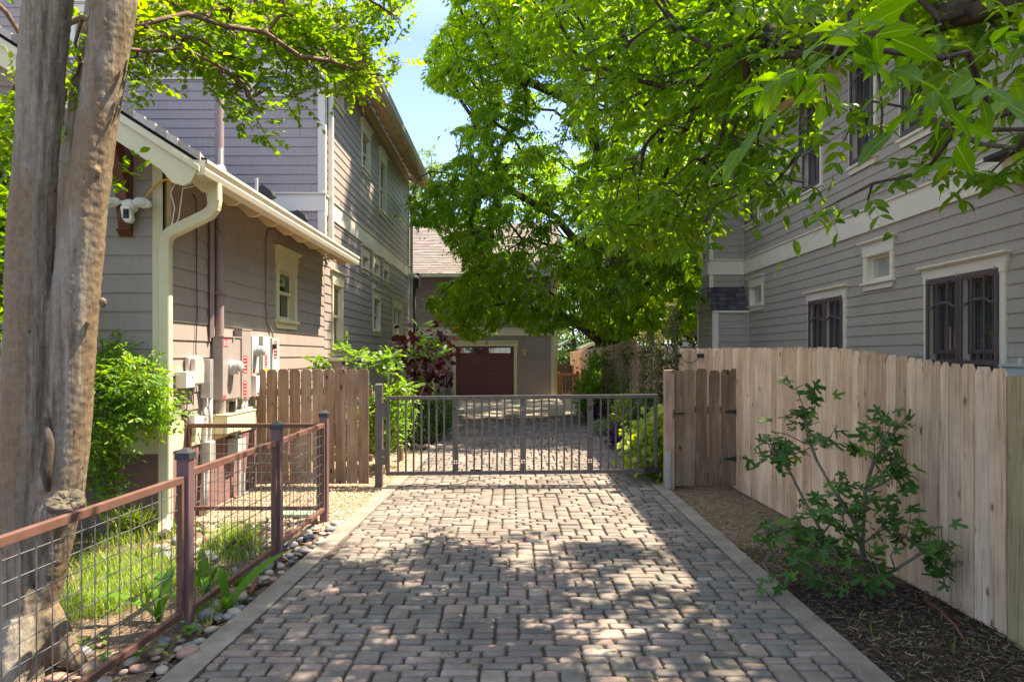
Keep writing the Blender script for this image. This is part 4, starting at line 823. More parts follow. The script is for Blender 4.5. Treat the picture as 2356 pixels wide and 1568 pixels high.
for z in (.3, .98): m = MB(); m.box(2.17, 2.97, 9.045, 9.08, z, z+.085); m.build('rail', M['oldwood'], PG)
for z in (1.0, .38):
    m = MB(); m.prism([frg(2.80, z, .0195), frg(2.83, z-.014, .0195), frg(2.95, z-.028, .0195), frg(2.97, z-.05, .0195), frg(3.02, z-.05, .0195), frg(3.03, z, .0195), frg(3.02, z+.05, .0195), frg(2.97, z+.05, .0195), frg(2.95, z+.028, .0195), frg(2.83, z+.014, .0195)], (0, -.008, 0)); m.tube([frg(2.965, z-.055, .03), frg(2.965, z+.055, .03)], .009, 8); m.build('hinge', M['black'], PG)
m = MB(); m.fbox(frg, 2.13, 2.28, .965, .985, .0195, .035); m.fbox(frg, 2.125, 2.14, .92, 1.03, .0195, .045); m.fbox(frg, 2.24, 2.25, .955, .995, .0195, .04); m.build('latch', M['black'], PG)
GP = thing('gate_post_wood', 'square wooden post with a galvanised foot plate between both gates', 'post', (2.08, 9.05, 0)); m = MB(); m.cur = .7; m.box(2.02, 2.145, 9.0, 9.12, -.05, 1.55); m.build('post', M['endwood'], GP, rnd=True, bevel=.004); m = MB(); m.box(2.012, 2.085, 8.985, 8.999, 0, .48); m.build('foot_plate', M['galv'], GP)
# ----------------- STEEL DRIVE GATE -----------------
SG = thing('steel_gate', 'wide grey steel drive gate with vertical bars and square cutouts', 'gate', (.13, 9.2, 0))
gx0, gx1 = -1.683, 1.968
def gz(x, b): t = (x-gx0)/(gx1-gx0); return (.137+.018*t) if b == 0 else (1.196+.022*t)
def gy(x): return 9.15+.1*(x-gx0)/(gx1-gx0)
m = MB(); tb = .05
def bar(x0, x1, za0, za1, zb0, zb1, hy=.025):
    m.hexa([(x0, gy(x0)-hy, za0), (x1, gy(x1)-hy, zb0), (x1, gy(x1)+hy, zb0), (x0, gy(x0)+hy, za0), (x0, gy(x0)-hy, za1), (x1, gy(x1)-hy, zb1), (x1, gy(x1)+hy, zb1), (x0, gy(x0)+hy, za1)])
bar(gx0, gx1, gz(gx0, 1)-tb, gz(gx0, 1), gz(gx1, 1)-tb, gz(gx1, 1)); bar(gx0, gx1, gz(gx0, 0), gz(gx0, 0)+tb, gz(gx1, 0), gz(gx1, 0)+tb)
bar(gx0, gx0+.045, gz(gx0, 0)+tb, gz(gx0, 1)-tb, gz(gx0, 0)+tb, gz(gx0, 1)-tb); bar(gx1-.045, gx1, gz(gx1, 0)+tb, gz(gx1, 1)-tb, gz(gx1, 0)+tb, gz(gx1, 1)-tb); m.build('gate_frame', M['steel'], SG, bevel=.003)
Z5 = lambda q: ((1500+q/1.96)/1.7386-CU)/F
plates = [(609, 655), (1138, 1184), (1665, 1712)]; bars = [185, 246, 306, 366, 424, 484, 543, 718, 778, 838, 897, 957, 1016, 1076, 1246, 1306, 1364, 1425, 1484, 1543, 1602, 1773, 1832, 1891, 1950, 2009, 2068, 2126]
for q in bars:
    x = Z5(q)*9.2; m = MB(); m.box(x-.0115, x+.0115, gy(x)-.0125, gy(x)+.0125, gz(x, 0)+tb-.002, gz(x, 1)-tb+.002); m.build('bar', M['steel'], SG)
for a, b_ in plates:
    x0, x1 = Z5(a)*9.2, Z5(b_)*9.2; m = MB(); zb, zt = gz(x0, 0)+tb, gz(x0, 1)-tb; w = x1-x0; cx_ = (x0+x1)/2; s = .021; gp = .005; yy = gy(cx_)
    rows = []; hs = [(zb+.12), (zb+.47), (zb+.83)]; cur = zb
    for hc in hs:
        m.box(x0, x1, yy-.012, yy+.012, cur, hc-s-gp); 
        m.box(x0, cx_-gp-s, yy-.012, yy+.012, hc-s-gp, hc+s+gp); m.box(cx_+gp+s, x1, yy-.012, yy+.012, hc-s-gp, hc+s+gp); m.box(cx_-gp, cx_+gp, yy-.012, yy+.012, hc-s-gp, hc+s+gp); m.box(cx_-gp-s, cx_-gp, yy-.012, yy+.012, hc-gp, hc+gp); m.box(cx_+gp, cx_+gp+s, yy-.012, yy+.012, hc-gp, hc+gp); cur = hc+s+gp
    m.box(x0, x1, yy-.012, yy+.012, cur, zt); m.build('cutout_plate', M['steel'], SG)
for z in (.28, .40, .92, 1.02): m = MB(); m.box(-1.745, -1.685, 9.12, 9.18, z, z+.09); m.build('hinge', M['steel'], SG)
m = MB(); m.box(1.79, 2.0, 9.2, 9.245, .165, .235); m.box(1.972, 2.016, 9.19, 9.26, .17, .23); m.build('latch', M['black'], SG); m = MB(); m.box(-.56, -.42, 9.17, 9.21, .19, .21); m.box(-.44, -.43, 9.17, 9.18, .07, .135); m.build('drop_bolt', M['black'], SG)
SP = thing('steel_post', 'dark grey square steel post carrying the drive gate hinges', 'post', (-1.79, 9.2, 0)); m = MB(); m.box(-1.84, -1.745, 9.16, 9.26, -.05, 1.345); m.build('post', M['steel'], SP, bevel=.004); m = MB(); m.hexa([(-1.845, 9.155, 1.346), (-1.74, 9.155, 1.346), (-1.74, 9.265, 1.346), (-1.845, 9.265, 1.346), (-1.82, 9.18, 1.366), (-1.765, 9.18, 1.366), (-1.765, 9.24, 1.366), (-1.82, 9.24, 1.366)]); m.build('post_cap', M['steel'], SP)
m = MB(); m.tube([G(918, 1120, .01), G(960, 1112, .012), G(1020, 1117, .012), G(1060, 1112, .012), G(1090, 1100, .012)], .005, 6); m.build('cable', M['cable'], SP)
# ----------------- RUSTY MESH FENCE -----------------
MF = thing('mesh_fence', 'rust-brown metal fence with square wire mesh panels and capped posts in the left foreground', 'fence', (-2.1, 4.43, 0))
pts = {'Z': (-2.26, 2.45), 'A': (-2.12, 4.43), 'B': (-2.02, 5.87), 'C': (-2.0, 7.27), 'D': (-3.49, 7.27)}; ptop = {'Z': 1.1, 'A': 1.105, 'B': 1.14, 'C': 1.12, 'D': 1.13}
for k_, (x, y) in pts.items():
    h = .04; m = MB(); m.box(x-h, x+h, y-h, y+h, -.06, ptop[k_]); po = m.build('post', M['postm'], MF, bevel=.004); m = MB(); z = ptop[k_]+.001; q = h+.007; m.box(x-q, x+q, y-q, y+q, z-.03, z+.012); m.hexa([(x-q, y-q, z+.0125), (x+q, y-q, z+.0125), (x+q, y+q, z+.0125), (x-q, y+q, z+.0125), (x-.012, y-.012, z+.043), (x+.012, y-.012, z+.043), (x+.012, y+.012, z+.043), (x-.012, y+.012, z+.043)]); m.build('post_cap', M['cap'], po)
def panel(p, q, z0, z1p, z1q, z0q=None):
    z0q = z0 if z0q is None else z0q
    p = np.array([*p, 0.]); q = np.array([*q, 0.]); d = norm(q-p); nn = np.array([-d[1], d[0], 0]); a = p+d*.043; b_ = q-d*.043; ln = np.linalg.norm(b_-a); t = .02
    zt = lambda s: z1p+(z1q-z1p)*s/ln
    zb_ = lambda s: z0+(z0q-z0)*s/ln
    m = MB(); up = np.array([0, 0, 1.])
    def seg(s0, s1, za0, za1, zb0, zb1): m.hexa([a+d*s0-nn*t+up*za0, a+d*s1-nn*t+up*zb0, a+d*s1+nn*t+up*zb0, a+d*s0+nn*t+up*za0, a+d*s0-nn*t+up*za1, a+d*s1-nn*t+up*zb1, a+d*s1+nn*t+up*zb1, a+d*s0+nn*t+up*za1])
    seg(0, ln, zt(0)-.045, zt(0), zt(ln)-.045, zt(ln)); seg(0, ln, z0, z0+.04, z0q, z0q+.04); seg(0, .03, z0+.04, zt(0)-.045, zb_(.03)+.04, zt(.03)-.045); seg(ln-.03, ln, zb_(ln)+.04, zt(ln-.03)-.045, z0q+.04, zt(ln)-.045)
    fo = m.build('panel_frame', M['rust'], MF, bevel=.003)
    w = MB(); s = .08; r = .0033
    while s < ln-.05: c = a+d*s; w.tube([c+up*(zb_(s)+.03), c+up*(zt(s)-.03)], r, 5, False); s += .1
    k = 0; z = .1
    while z < z1p-z0-.08: w.tube([a+d*.02+up*(z0+z)+nn*.004, b_-d*.02+up*(z0q+z*(z1q-z0q)/(z1p-z0))+nn*.004], r, 5, False); z += .1
    w.build('wire_mesh', M['wire'], fo)
panel(pts['Z'], pts['A'], .05, .96, .97, .07); panel(pts['A'], pts['B'], .06, 1.0, 1.02, .08); panel(pts['B'], pts['C'], .09, 1.02, 1.03, .1); panel(pts['D'], pts['C'], .1, 1.02, 1.02)
# ----------------- ORANGE GATE AND DARK FENCE BEYOND -----------------
OG = thing('cedar_gate', 'low orange cedar gate with a wire panel between the garage and the fence', 'gate', (2.3, 27.3, 0))
for x in (1.83, 2.62): m = MB(); m.box(x-.07, x+.07, 27.25, 27.4, 0, 1.07 if x < 2 else 1.1); m.build('post', M['orangew'], OG)
m = MB(); m.box(1.9, 2.55, 27.28, 27.34, .9, 1.0); m.box(1.9, 2.55, 27.28, 27.34, .08, .18); m.box(1.9, 1.99, 27.28, 27.34, .18, .9); m.box(2.46, 2.55, 27.28, 27.34, .18, .9); m.build('gate_frame', M['orangew'], OG)
m = MB()
for k in range(1, 5): m.box(1.99+k*.095, 1.993+k*.095, 27.3, 27.303, .18, .9)
for k in range(1, 7): m.box(1.99, 2.46, 27.304, 27.307, .18+k*.1, .183+k*.1)
m.build('wire_mesh', M['wire'], OG)
DF = thing('dark_fence', 'dark stained dog-eared fence in the shade beyond the orange gate', 'fence', (2.4, 31, 0)); m = MB(); fd = frame('F', 31.0)
for k in range(12): picket(fd, 1.7+k*.15, 1.84+k*.15, 0, 1.28+.02*random.random(), m)
m.build('pickets', M['darkw'], DF)

# ----------------- UTILITY BOXES ON THE MAUVE WALL -----------------
def ubox(name, lab, cat, y0, y1, z0, z1, p, mat, n0=.016):
    t = thing(name, lab, cat, L((y0+y1)/2, z0, n0)); m = MB(); m.fbox(L, y0, y1, z0, z1, n0, p); m.build('case', M[mat], t, bevel=.006); return t
def label(t, y0, y1, z0, z1, n, rows=3, sym=True):
    m = MB(); m.fbox(L, y0, y1, z0, z1, n, n+.0012); s = m.build('warning_label', M['red'], t); m = MB(); w = y1-y0; h = z1-z0
    for k in range(rows):
        zz = z1-h*(k+.5)/rows; m.fbox(L, y0+w*.15, y1-w*(.15+.2*(k % 2)), zz-h*.018, zz+h*.018, n+.0014, n+.002)
    m.build('print', M['whites'], s)
def meter(t, y, z, n, r=.075, ln=.11):
    m = MB(); m.tube([L(y, z, n), L(y, z, n+.02), L(y, z, n+.03), L(y, z, n+ln*.6)], [r*1.12, r*1.12, r, r], 28); c_ = m.build('meter_collar', M['pvc'], t, smooth=False)
    m = MB(); m.tube([L(y, z, n+ln*.6+.001), L(y, z, n+ln*.85), L(y, z, n+ln)], [r*.96, r*.93, r*.72], 28); g_ = m.build('meter_dome', M['dome'], t, smooth=True)
    m = MB(); m.fbox(L, y-r*.5, y+r*.5, z-r*.1, z+r*.45, n+ln+.001, n+ln+.004); m.build('dial', M['boxg'], g_)
t = ubox('electric_meter_box', 'large mauve electric panel with a round glass meter and a red 515 label', 'meter box', 7.93, 8.45, 1.226, 1.956, .14, 'boxm'); meter(t, 8.18, 1.60, .14, .082, .13)
m = MB(); m.fbox(L, 7.92, 8.46, 1.957, 1.972, .016, .15); m.fbox(L, 8.2, 8.23, 1.92, 1.965, .141, .155); m.build('lid', M['boxm'], t)
m = MB(); m.fbox(L, 7.945, 8.075, 1.845, 1.94, .141, .1425); nl = m.build('number_label', M['red'], t)
tc = bpy.data.curves.new('t', 'FONT'); tc.body = '515'; tc.size = .095; tc.align_x = 'CENTER'; to = bpy.data.objects.new('t', tc); C.objects.link(to); bpy.context.view_layer.update(); me = bpy.data.meshes.new_from_object(to.evaluated_get(bpy.context.evaluated_depsgraph_get())); bpy.data.objects.remove(to)
for v in me.vertices: x_, y_ = v.co.x, v.co.y; p_ = np.array(L(8.01+x_*.85, 1.858+y_, .1432))-wloc(nl); v.co = p_
me.materials.clear(); link_mesh('digits', me, M['whites'], nl)
label(t, 7.94, 8.01, 1.235, 1.28, .141, 2)
t = ubox('disconnect_box', 'tall narrow mauve breaker box with two red warning labels', 'breaker box', 8.56, 8.86, 1.197, 2.06, .115, 'boxm'); label(t, 8.6, 8.72, 1.52, 1.74, .116, 5); label(t, 8.6, 8.70, 1.21, 1.42, .116, 5); m = MB(); m.fbox(L, 8.55, 8.87, 2.061, 2.08, .016, .12); m.build('lid', M['boxm'], t)
t = ubox('solar_meter_box', 'grey-green meter box with a round glass meter left of the solar disconnects', 'meter box', 8.93, 9.17, 1.507, 2.0, .1, 'boxg'); meter(t, 9.05, 1.8, .1, .07, .12); label(t, 8.95, 9.03, 1.515, 1.55, .101, 1)
t = ubox('solar_disconnect', 'grey box with white front and red and yellow stickers, middle of the small boxes', 'disconnect box', 9.38, 9.66, 1.42, 2.01, .08, 'boxg'); m = MB(); m.fbox(L, 9.42, 9.62, 1.43, 1.98, .0805, .083); wf = m.build('door', M['white'], t); label(t, 9.43, 9.54, 1.58, 1.76, .0835, 5); m = MB(); m.fbox(L, 9.43, 9.58, 1.52, 1.57, .0835, .085); m.build('yellow_label', M['yellow'], wf)
t = ubox('conduit_disconnect', 'grey-green box fed by the thin conduit, closest to the window', 'disconnect box', 9.75, 10.04, 1.4, 1.99, .08, 'boxg'); label(t, 9.8, 9.93, 1.70, 1.95, .081, 5); m = MB(); m.fbox(L, 9.74, 9.78, 1.83, 1.9, .081, .13); m.build('lever', M['black'], t)
t = thing('telecom_cover', 'rounded light taupe plastic cable housing at the house corner', 'telecom box', L(7.38, 1.4, .016)); m = MB(); m.fbox(L, 7.25, 7.52, 1.415, 1.74, .016, .07); m.build('case', M['boxt'], t, bevel=.03); m = MB(); m.prism([L(7.26, 1.43, .07), L(7.50, 1.43, .07), L(7.51, 1.66, .07), L(7.47, 1.73, .07), L(7.36, 1.75, .07), L(7.28, 1.72, .07)], (.055, 0, 0)); m.build('cover', M['boxt'], t, bevel=.02)
t = ubox('grey_cable_box', 'small light grey plastic box in front of the rounded cable housing', 'telecom box', 7.06, 7.26, 1.405, 1.575, .13, 'boxl'); m = MB(); m.tube([L(7.2, 1.53, .131), L(7.2, 1.53, .136)], .018, 16); m.build('lock', M['pvc'], t)
t = ubox('open_metal_box', 'galvanised metal box with two grey conduits running down from it', 'junction box', 7.63, 7.72, 1.267, 1.703, .125, 'galv')
m = MB(); m.tube([L(7.66, 1.265, .05), L(7.66, 1.0, .05), L(7.60, .3, .06), L(7.56, -.02, .07)], .023, 12); m.build('conduit', M['pvc'], t, smooth=True); m = MB(); m.tube([L(7.70, 1.265, .10), L(7.70, 1.0, .1), L(7.64, .3, .08), L(7.61, -.02, .08)], .023, 12); m.build('conduit', M['pvc'], t, smooth=True)
t = ubox('cream_trough', 'long cream metal wiring trough under the electric panels', 'wiring trough', 7.89, 8.76, .836, 1.045, .21, 'cream'); m = MB(); m.fbox(L, 7.88, 8.77, 1.046, 1.058, .016, .218); m.build('lid', M['cream'], t)
m = MB()
for y in (7.98, 8.1): pass
m.tube([L(8.02, 1.059, .09), L(8.02, 1.225, .09)], .045, 14); m.build('riser', M['boxm'], t)
for i, y in enumerate((8.3, 8.42, 8.66, 8.75)): m = MB(); m.tube([L(y, 1.059, .08), L(y, 1.10, .08), L(y+.03, 1.15, .08), L(y+.03, 1.22, .07)], .018, 10); m.build('conduit', M['pvc'], t)
m = MB(); m.fbox(L, 8.2, 8.26, 1.06, 1.19, .1, .16); m.build('battery_block', M['black'], t); 
for (y0_, y1_, z0_, z1_, lab) in ((7.28, 7.37, .96, 1.11, 'small pale plastic cable clip box behind the mesh fence corner post'), (7.39, 7.5, .97, 1.08, 'pale plastic splice box right of the corner post, above the mesh')): ubox('splice_box', lab, 'splice box', y0_, y1_, z0_, z1_, .12, 'white')
t = ubox('white_regulator', 'tall white plastic meter fitting beside the picket fence top', 'meter fitting', 9.08, 9.2, 1.2, 1.47, .1, 'white'); label(t, 9.1, 9.17, 1.22, 1.25, .101, 1)
t = ubox('lower_junction', 'small ribbed white junction box on the maroon foundation', 'junction box', 7.62, 7.76, .55, .78, .13, 'boxl'); m = MB(); [m.fbox(L, 7.64+.03*k, 7.65+.03*k, .56, .75, .131, .137) for k in range(4)]; m.build('ribs', M['boxl'], t)
t = ubox('gas_meter', 'small grey gas meter on the foundation behind the mesh fence', 'gas meter', 8.35, 8.6, .5, .72, .15, 'pvc'); m = MB(); m.tube([L(8.5, .5, .1), L(8.5, .0, .1)], .02, 10); m.tube([L(8.42, .72, .1), L(8.42, .84, .1)], .02, 10); m.build('pipe', M['pvc'], t); m = MB(); m.tube([L(8.55, .0, .12), L(8.55, .28, .12)], .035, 14); m.build('valve', M['pvc'], t)
# conduits and cables on the wall
def pipe(name, lab, cat, pts, r, mat, sides=8, smooth=True):
    m = MB(); m.tube(pts, r, sides); o = m.build(name, M[mat], None, smooth=smooth, origin=pts[0]); return tag(o, lab, cat)
pipe('conduit_pipe', 'thin grey conduit bending up under the eave beside the first window', 'conduit', [L(9.88, 2.0, .04), L(9.85, 2.1, .035), L(9.7, 2.22, .03), L(9.66, 2.4, .03), L(9.66, 3.38, .03), L(9.68, 3.48, .03), L(9.76, 3.53, .03), L(9.9, 3.54, .03), L(12.8, 3.56, .03), L(12.95, 3.52, .04)], .014, 'pipem')
pipe('conduit_pipe', 'square brown duct running up the wall behind the service mast', 'conduit', [L(7.86, 3.6, .04), L(7.86, 1.95, .04)], .032, 'pipem', 4, False)
pipe('wall_cable', 'dark loose cable hanging down the mauve wall left of the service mast', 'cable', [L(7.42, 3.5, .03), L(7.5, 3.45, .03), L(7.52, 3.0, .028), L(7.5, 2.6, .035), L(7.53, 2.2, .028), L(7.49, 1.8, .03), L(7.46, 1.74, .05)], .006, 'cable')
pipe('wall_cable', 'black looped cable below the rounded cable housing', 'cable', [L(7.3, 1.4, .07), L(7.24, 1.3, .09), L(7.28, 1.22, .1), L(7.31, 1.32, .09), L(7.27, 1.38, .06), L(7.24, 1.1, .04), L(7.28, .8, .05), L(7.4, .62, .08), L(7.5, .75, .09), L(7.48, .9, .06)], .006, 'cable')
pipe('wall_cable', 'thin dark cables sagging below the galvanised metal box', 'cable', [L(7.45, 1.41, .05), L(7.5, 1.2, .06), L(7.6, 1.08, .08), L(7.8, 1.03, .1), L(7.88, 1.12, .1), L(7.9, 1.2, .08)], .005, 'cable')
pipe('wall_cable', 'white coiled cable under the near eave corner', 'cable', [(-3.3, 6.75, 3.5), (-3.36, 6.72, 3.35), (-3.33, 6.74, 3.2), (-3.36, 6.75, 3.05), (-3.38, 6.76, 2.95), (-3.3, 6.76, 3.1), (-3.27, 6.78, 3.4), (-3.1, 6.9, 3.48), (-3.2, 7.2, 3.3), (-3.38, 7.3, 3.2)], .006, 'white')
pipe('yellow_cable', 'yellow cable running from the floodlight to the corner board', 'cable', [(-3.68, 6.80, 3.26), (-3.62, 6.78, 3.34), (-3.53, 6.79, 3.45), (-3.44, 6.8, 3.5), (-3.38, 6.84, 3.49)], .011, 'yellow')
pipe('mast_wires', 'dark looping service wires drooping from the mast head', 'cable', [(-3.3, 7.88, 5.14), (-3.15, 7.7, 4.85), (-3.05, 7.6, 4.6), (-2.95, 7.6, 4.58), (-2.85, 7.6, 4.66), (-2.7, 7.65, 4.75), (-3.0, 7.6, 4.55), (-3.2, 7.7, 4.7)], .014, 'cable')
t = thing('camera_adapter', 'small black cable adapter hanging under the near eave', 'adapter', (-3.3, 6.8, 2.98)); m = MB(); m.box(-3.33, -3.26, 6.78, 6.82, 2.96, 3.1); m.build('case', M['black'], t, bevel=.006)
# floodlight camera
FLt = thing('floodlight_camera', 'white twin floodlight with a camera under the gable brace', 'security light', (-3.77, 6.8, 3.19)); bx, by, bz = -3.78, 6.72, 3.22
m = MB(); m.ell((bx, by+.04, bz), (.075, .09, .07), 20, 12); m.build('mount', M['white'], FLt, smooth=True)
for sx in (-1, 1):
    cxx = bx+sx*.155; m = MB(); a_ = .25*sx; rot = np.array([[math.cos(a_), 0, math.sin(a_)], [0, 1, 0], [-math.sin(a_), 0, math.cos(a_)]]); m.ell((cxx, by-.02, bz+.02), (.095, .05, .052), 20, 10, rot); m.tube([(bx+sx*.04, by, bz+.03), (cxx-sx*.05, by, bz+.03)], .018, 10); lp = m.build('lamp_head', M['white'], FLt, smooth=True); m = MB(); m.ell((cxx, by-.058, bz+.018), (.062, .015, .034), 18, 8, rot); m.build('lens', M['boxl'], lp, smooth=True)
m = MB(); m.prism([(bx-.045, by-.07, bz-.02), (bx+.05, by-.07, bz-.02), (bx+.075, by-.07, bz-.15), (bx+.045, by-.07, bz-.185), (bx+.01, by-.07, bz-.18), (bx-.02, by-.07, bz-.15)], (0, .07, 0)); cb = m.build('camera_body', M['white'], FLt, bevel=.012); m = MB(); m.box(bx-.005, bx+.05, by-.078, by-.072, bz-.14, bz-.05); m.tube([(bx+.022, by-.079, bz-.08), (bx+.022, by-.088, bz-.08)], .018, 14); m.build('camera_lens', M['black'], cb)
# small camera at the far corner of the house
t = thing('corner_camera', 'small white camera on the far corner of the tall house wall', 'camera', L(23.0, 4.4, .05)); m = MB(); m.ell(L(23.0, 4.45, .14), (.12, .08, .08), 12, 8); m.tube([L(23.0, 4.4, .14), L(22.9, 4.35, .34)], .05, 10); m.build('camera_body', M['white'], t, smooth=True)
m = MB(); m.box(-3.62, -3.36, 24.6, 25.2, 4.2, 4.7); m.box(-3.62, -3.52, 24.8, 25.0, 0, 4.21); tag(m.build('wooden_bracket_post', M['darkw'], None, origin=(-3.57, 24.9, 0)), 'dark timber post and block between the tall house and the garage', 'post')
# garage wall lamp and charger
t = thing('wall_lamp', 'small tan craftsman lamp right of the maroon garage door', 'wall lamp', GF(.49, 1.75, .03)); m = MB(); m.fbox(GF, .44, .54, 1.72, 1.9, .05, .17); m.build('lamp_shade', M['tan'], t); m = MB(); m.prism([GF(.34, 1.9, .02), GF(.64, 1.9, .02), GF(.54, 1.97, .02), GF(.44, 1.97, .02)], (0, -.2, 0)); m.fbox(GF, .46, .52, 1.971, 2.03, .016, .1); m.build('canopy', M['tan'], t)
t = thing('car_charger', 'black car charger with looped cable between the two maroon doors', 'charger', GF(-2.65, .9, .03)); m = MB(); m.fbox(GF, -2.75, -2.58, .88, 1.15, .016, .12); m.build('case', M['black'], t, bevel=.02); m = MB(); m.tube([GF(-2.7, .9, .08), GF(-2.72, .62, .08), GF(-2.85, .5, .08), GF(-2.98, .6, .08), GF(-2.98, .85, .08)], .025, 8); m.tube([GF(-2.6, .88, .08), GF(-2.58, .5, .08), GF(-2.62, .02, .1)], .022, 8); m.build('cable', M['black'], t)
t = thing('charging_holster', 'small black plug holster right beside the car charger', 'charger', GF(-2.45, .9, .03)); m = MB(); m.fbox(GF, -2.5, -2.4, .9, 1.08, .016, .1); m.tube([GF(-2.45, .9, .06), GF(-2.45, .5, .06), GF(-2.52, .02, .08)], .02, 8); m.build('case', M['black'], t, bevel=.01)
# string lights on the fence
def strl(pts, lab):
    p3 = [np.array([fx(Y)-.03, Y, z]) for Y, z in pts]; t = thing('string_light', lab, 'string light', p3[0]); c = MB(); allp = []
    for a, b_ in zip(p3[:-1], p3[1:]):
        for k in range(8):
            s = k/8; q = a+(b_-a)*s; q = q-np.array([0, 0, .12*4*s*(1-s)*min(1, np.linalg.norm(b_-a)*.8)]); allp.append(q)
    allp.append(p3[-1]); c.tube(allp, .006, 5); c.build('cord', M['cable'], t)
    for p in p3: k = MB(); k.box(p[0]-.05, p[0]+.03, p[1]-.06, p[1]+.06, p[2]-.035, p[2]+.03); k.build('socket', M['black'], t, bevel=.008)
strl([(10.55, 1.74), (11.9, 1.74), (12.6, 1.62)], 'string of black sockets on the near part of the cedar fence above the picket gate')
strl([(13.9, 1.78), (16.4, 1.78), (22.5, 1.66)], 'string of black sockets between the columnar shrubs on the fence')
strl([(24.5, 1.62), (26.3, 1.0), (27.5, 1.6), (29, 1.2), (30.5, 1.5)], 'zigzag string of black sockets at the far end of the fence')
# small things by the gate
m = MB(); m.tube([G(921, 1060, -.03), G(921, 1060, -.03)+np.array([0, 0, .27])], .055, 10); tag(m.build('wooden_stub', M['oldwood'], None, origin=G(921, 1060)), 'short wooden stake stub in the gravel behind the gate', 'stake')
m = MB(); m.hexa([(-2.0, 5.32, .0), (-1.93, 5.0, .0), (-1.9, 5.01, .0), (-1.97, 5.33, .0), (-2.0, 5.32, .02), (-1.93, 5.0, .02), (-1.9, 5.01, .02), (-1.97, 5.33, .02)]); tag(m.build('wooden_stake', M['brace'], None, origin=(-1.95, 5.2, 0)), 'short reddish wood offcut lying on the stones beside the kerb', 'wood offcut')
m = MB(); m.box(-2.55, -2.2, 7.42, 7.62, -.02, .02); tag(m.build('valve_cover', basic('green_plastic', (.2, .27, .2), .6), None, bevel=.01, origin=(-2.4, 7.5, 0)), 'green rectangular valve cover set in the gravel behind the mesh fence', 'valve cover')
pipe('drip_hose', 'brown drip hose curling out of the mulch near the fence end post', 'hose', [(2.95, 4.9, -.05), (2.9, 4.8, .03), (2.85, 4.55, .05), (2.83, 4.35, .02), (2.82, 4.25, -.04)], .010, 'brace')
for k, (p0, p1) in enumerate((((2.35, 4.1, .0), (2.62, 4.0, .015)), ((2.25, 3.5, .0), (2.35, 3.35, .02)))): pipe('fallen_twig', ['dark broken twig lying on the mulch below the fig', 'short forked twig on the mulch nearest the kerb'][k], 'twig', [p0, ((p0[0]+p1[0])/2, (p0[1]+p1[1])/2+.01, .02), p1], .003, 'darkw')
# ================= VEGETATION =================
UPZ = np.array([0, 0, 1.])
T3 = leaf_tmpl(.42, .14, .14); TOV = leaf_tmpl(.62, .12, .08); TNAR = leaf_tmpl(.3, .1, .2); T1 = leaf_tmpl(.36, .15, .2, 1); T1w = leaf_tmpl(.6, .15, .12, 1)
def ribbon_twigs(name, a, b, r, mat, parent):
    """thin 3-sided twigs a->b"""
    d = norm(b-a); u = norm(np.cross(d, np.where(np.abs(d[:, 2:3]) < .9, UPZ[None], np.array([[1., 0, 0]])))); w = np.cross(d, u); V = []
    for k in range(3):
        o = (math.cos(k*2.094)*u+math.sin(k*2.094)*w)*r; V += [a+o, b+o*.5]
    V = np.stack(V, 1); m = len(a); base = (np.arange(m)*6)[:, None]; q = np.concatenate([base+np.array([[2*k, 2*((k+1) % 3), 2*((k+1) % 3)+1, 2*k+1]]) for k in range(3)])
    return np_mesh(name, V.reshape(-1, 3), q, mat, parent)
def clump(n, c, r, shell=.35):
    d = rdirs(n); t = (shell+(1-shell)*rng.random(n))[:, None]**.6; return np.asarray(c)+d*t*np.asarray(r)
def shrub(name, lab, cat, base, c, r, n, size, mat, tm=None, stems=7, group=None, stem_mat='bark_r', up=.4, nclump=None, sr=.008, clumpr=.09, spread=.6):
    base = np.asarray(base, float); t = thing(name, lab, cat, base, group); nc = nclump or max(20, n//25)
    cp = clump(nc, c, r, .2); own = rng.integers(0, nc, n); off = rng.standard_normal((n, 3))*clumpr; p = cp[own]+off
    out = norm(p-np.asarray(c)+1e-6); d = norm(out*.6+rng.standard_normal((n, 3))*spread+np.array([0, 0, up])); nn = norm(UPZ+rng.standard_normal((n, 3))*.5)
    place_leaves('leaves', tm or T3, p, d, nn, size*(.6+.7*rng.random(n)), M[mat], t, rnd=np.clip(.5+.35*n3(cp, 3.)[own]+.25*rng.standard_normal(n), 0, 1))
    nd, pr = skeleton([[base, base+(np.asarray(c)-base)*.25]], cp[:min(nc, 90)], bias=.1, jit=.06); limb_mesh('stems', nd, pr, sr*.3, sr*2.2, M[stem_mat], t, 4)
    return t
# ---------- crape myrtle ----------
CM = thing('crape_myrtle', 'smooth multi-trunk crape myrtle with a cut stub behind the rusty mesh fence', 'tree', P(55, 1551, 3.78))
m = MB()
def tk(pts, dy=0): return [P(u, v, Y) for u, v, Y, _ in pts], [r*.9*Y/F for _, _, Y, r in pts]
Lk = [(40, 1600, 3.8, 92), (44, 1530, 3.8, 80), (48, 1430, 3.8, 72), (52, 1290, 3.8, 68), (54, 1150, 3.8, 62), (56, 967, 3.8, 57), (61, 812, 3.8, 54), (63, 633, 3.8, 51), (72, 470, 3.8, 49), (86, 319, 3.8, 46), (98, 150, 3.8, 50), (112, 0, 3.8, 53), (140, -260, 3.85, 50), (165, -600, 3.9, 45)]
Rk = [(50, 1480, 3.84, 60), (72, 1380, 3.84, 62), (100, 1260, 3.84, 64), (132, 1140, 3.84, 60), (152, 1040, 3.84, 52), (161, 960, 3.84, 49), (168, 812, 3.84, 51), (180, 633, 3.84, 53), (198, 470, 3.84, 49), (218, 319, 3.84, 45), (240, 160, 3.84, 47), (262, 0, 3.84, 49), (300, -260, 3.9, 44), (350, -600, 4., 38)]
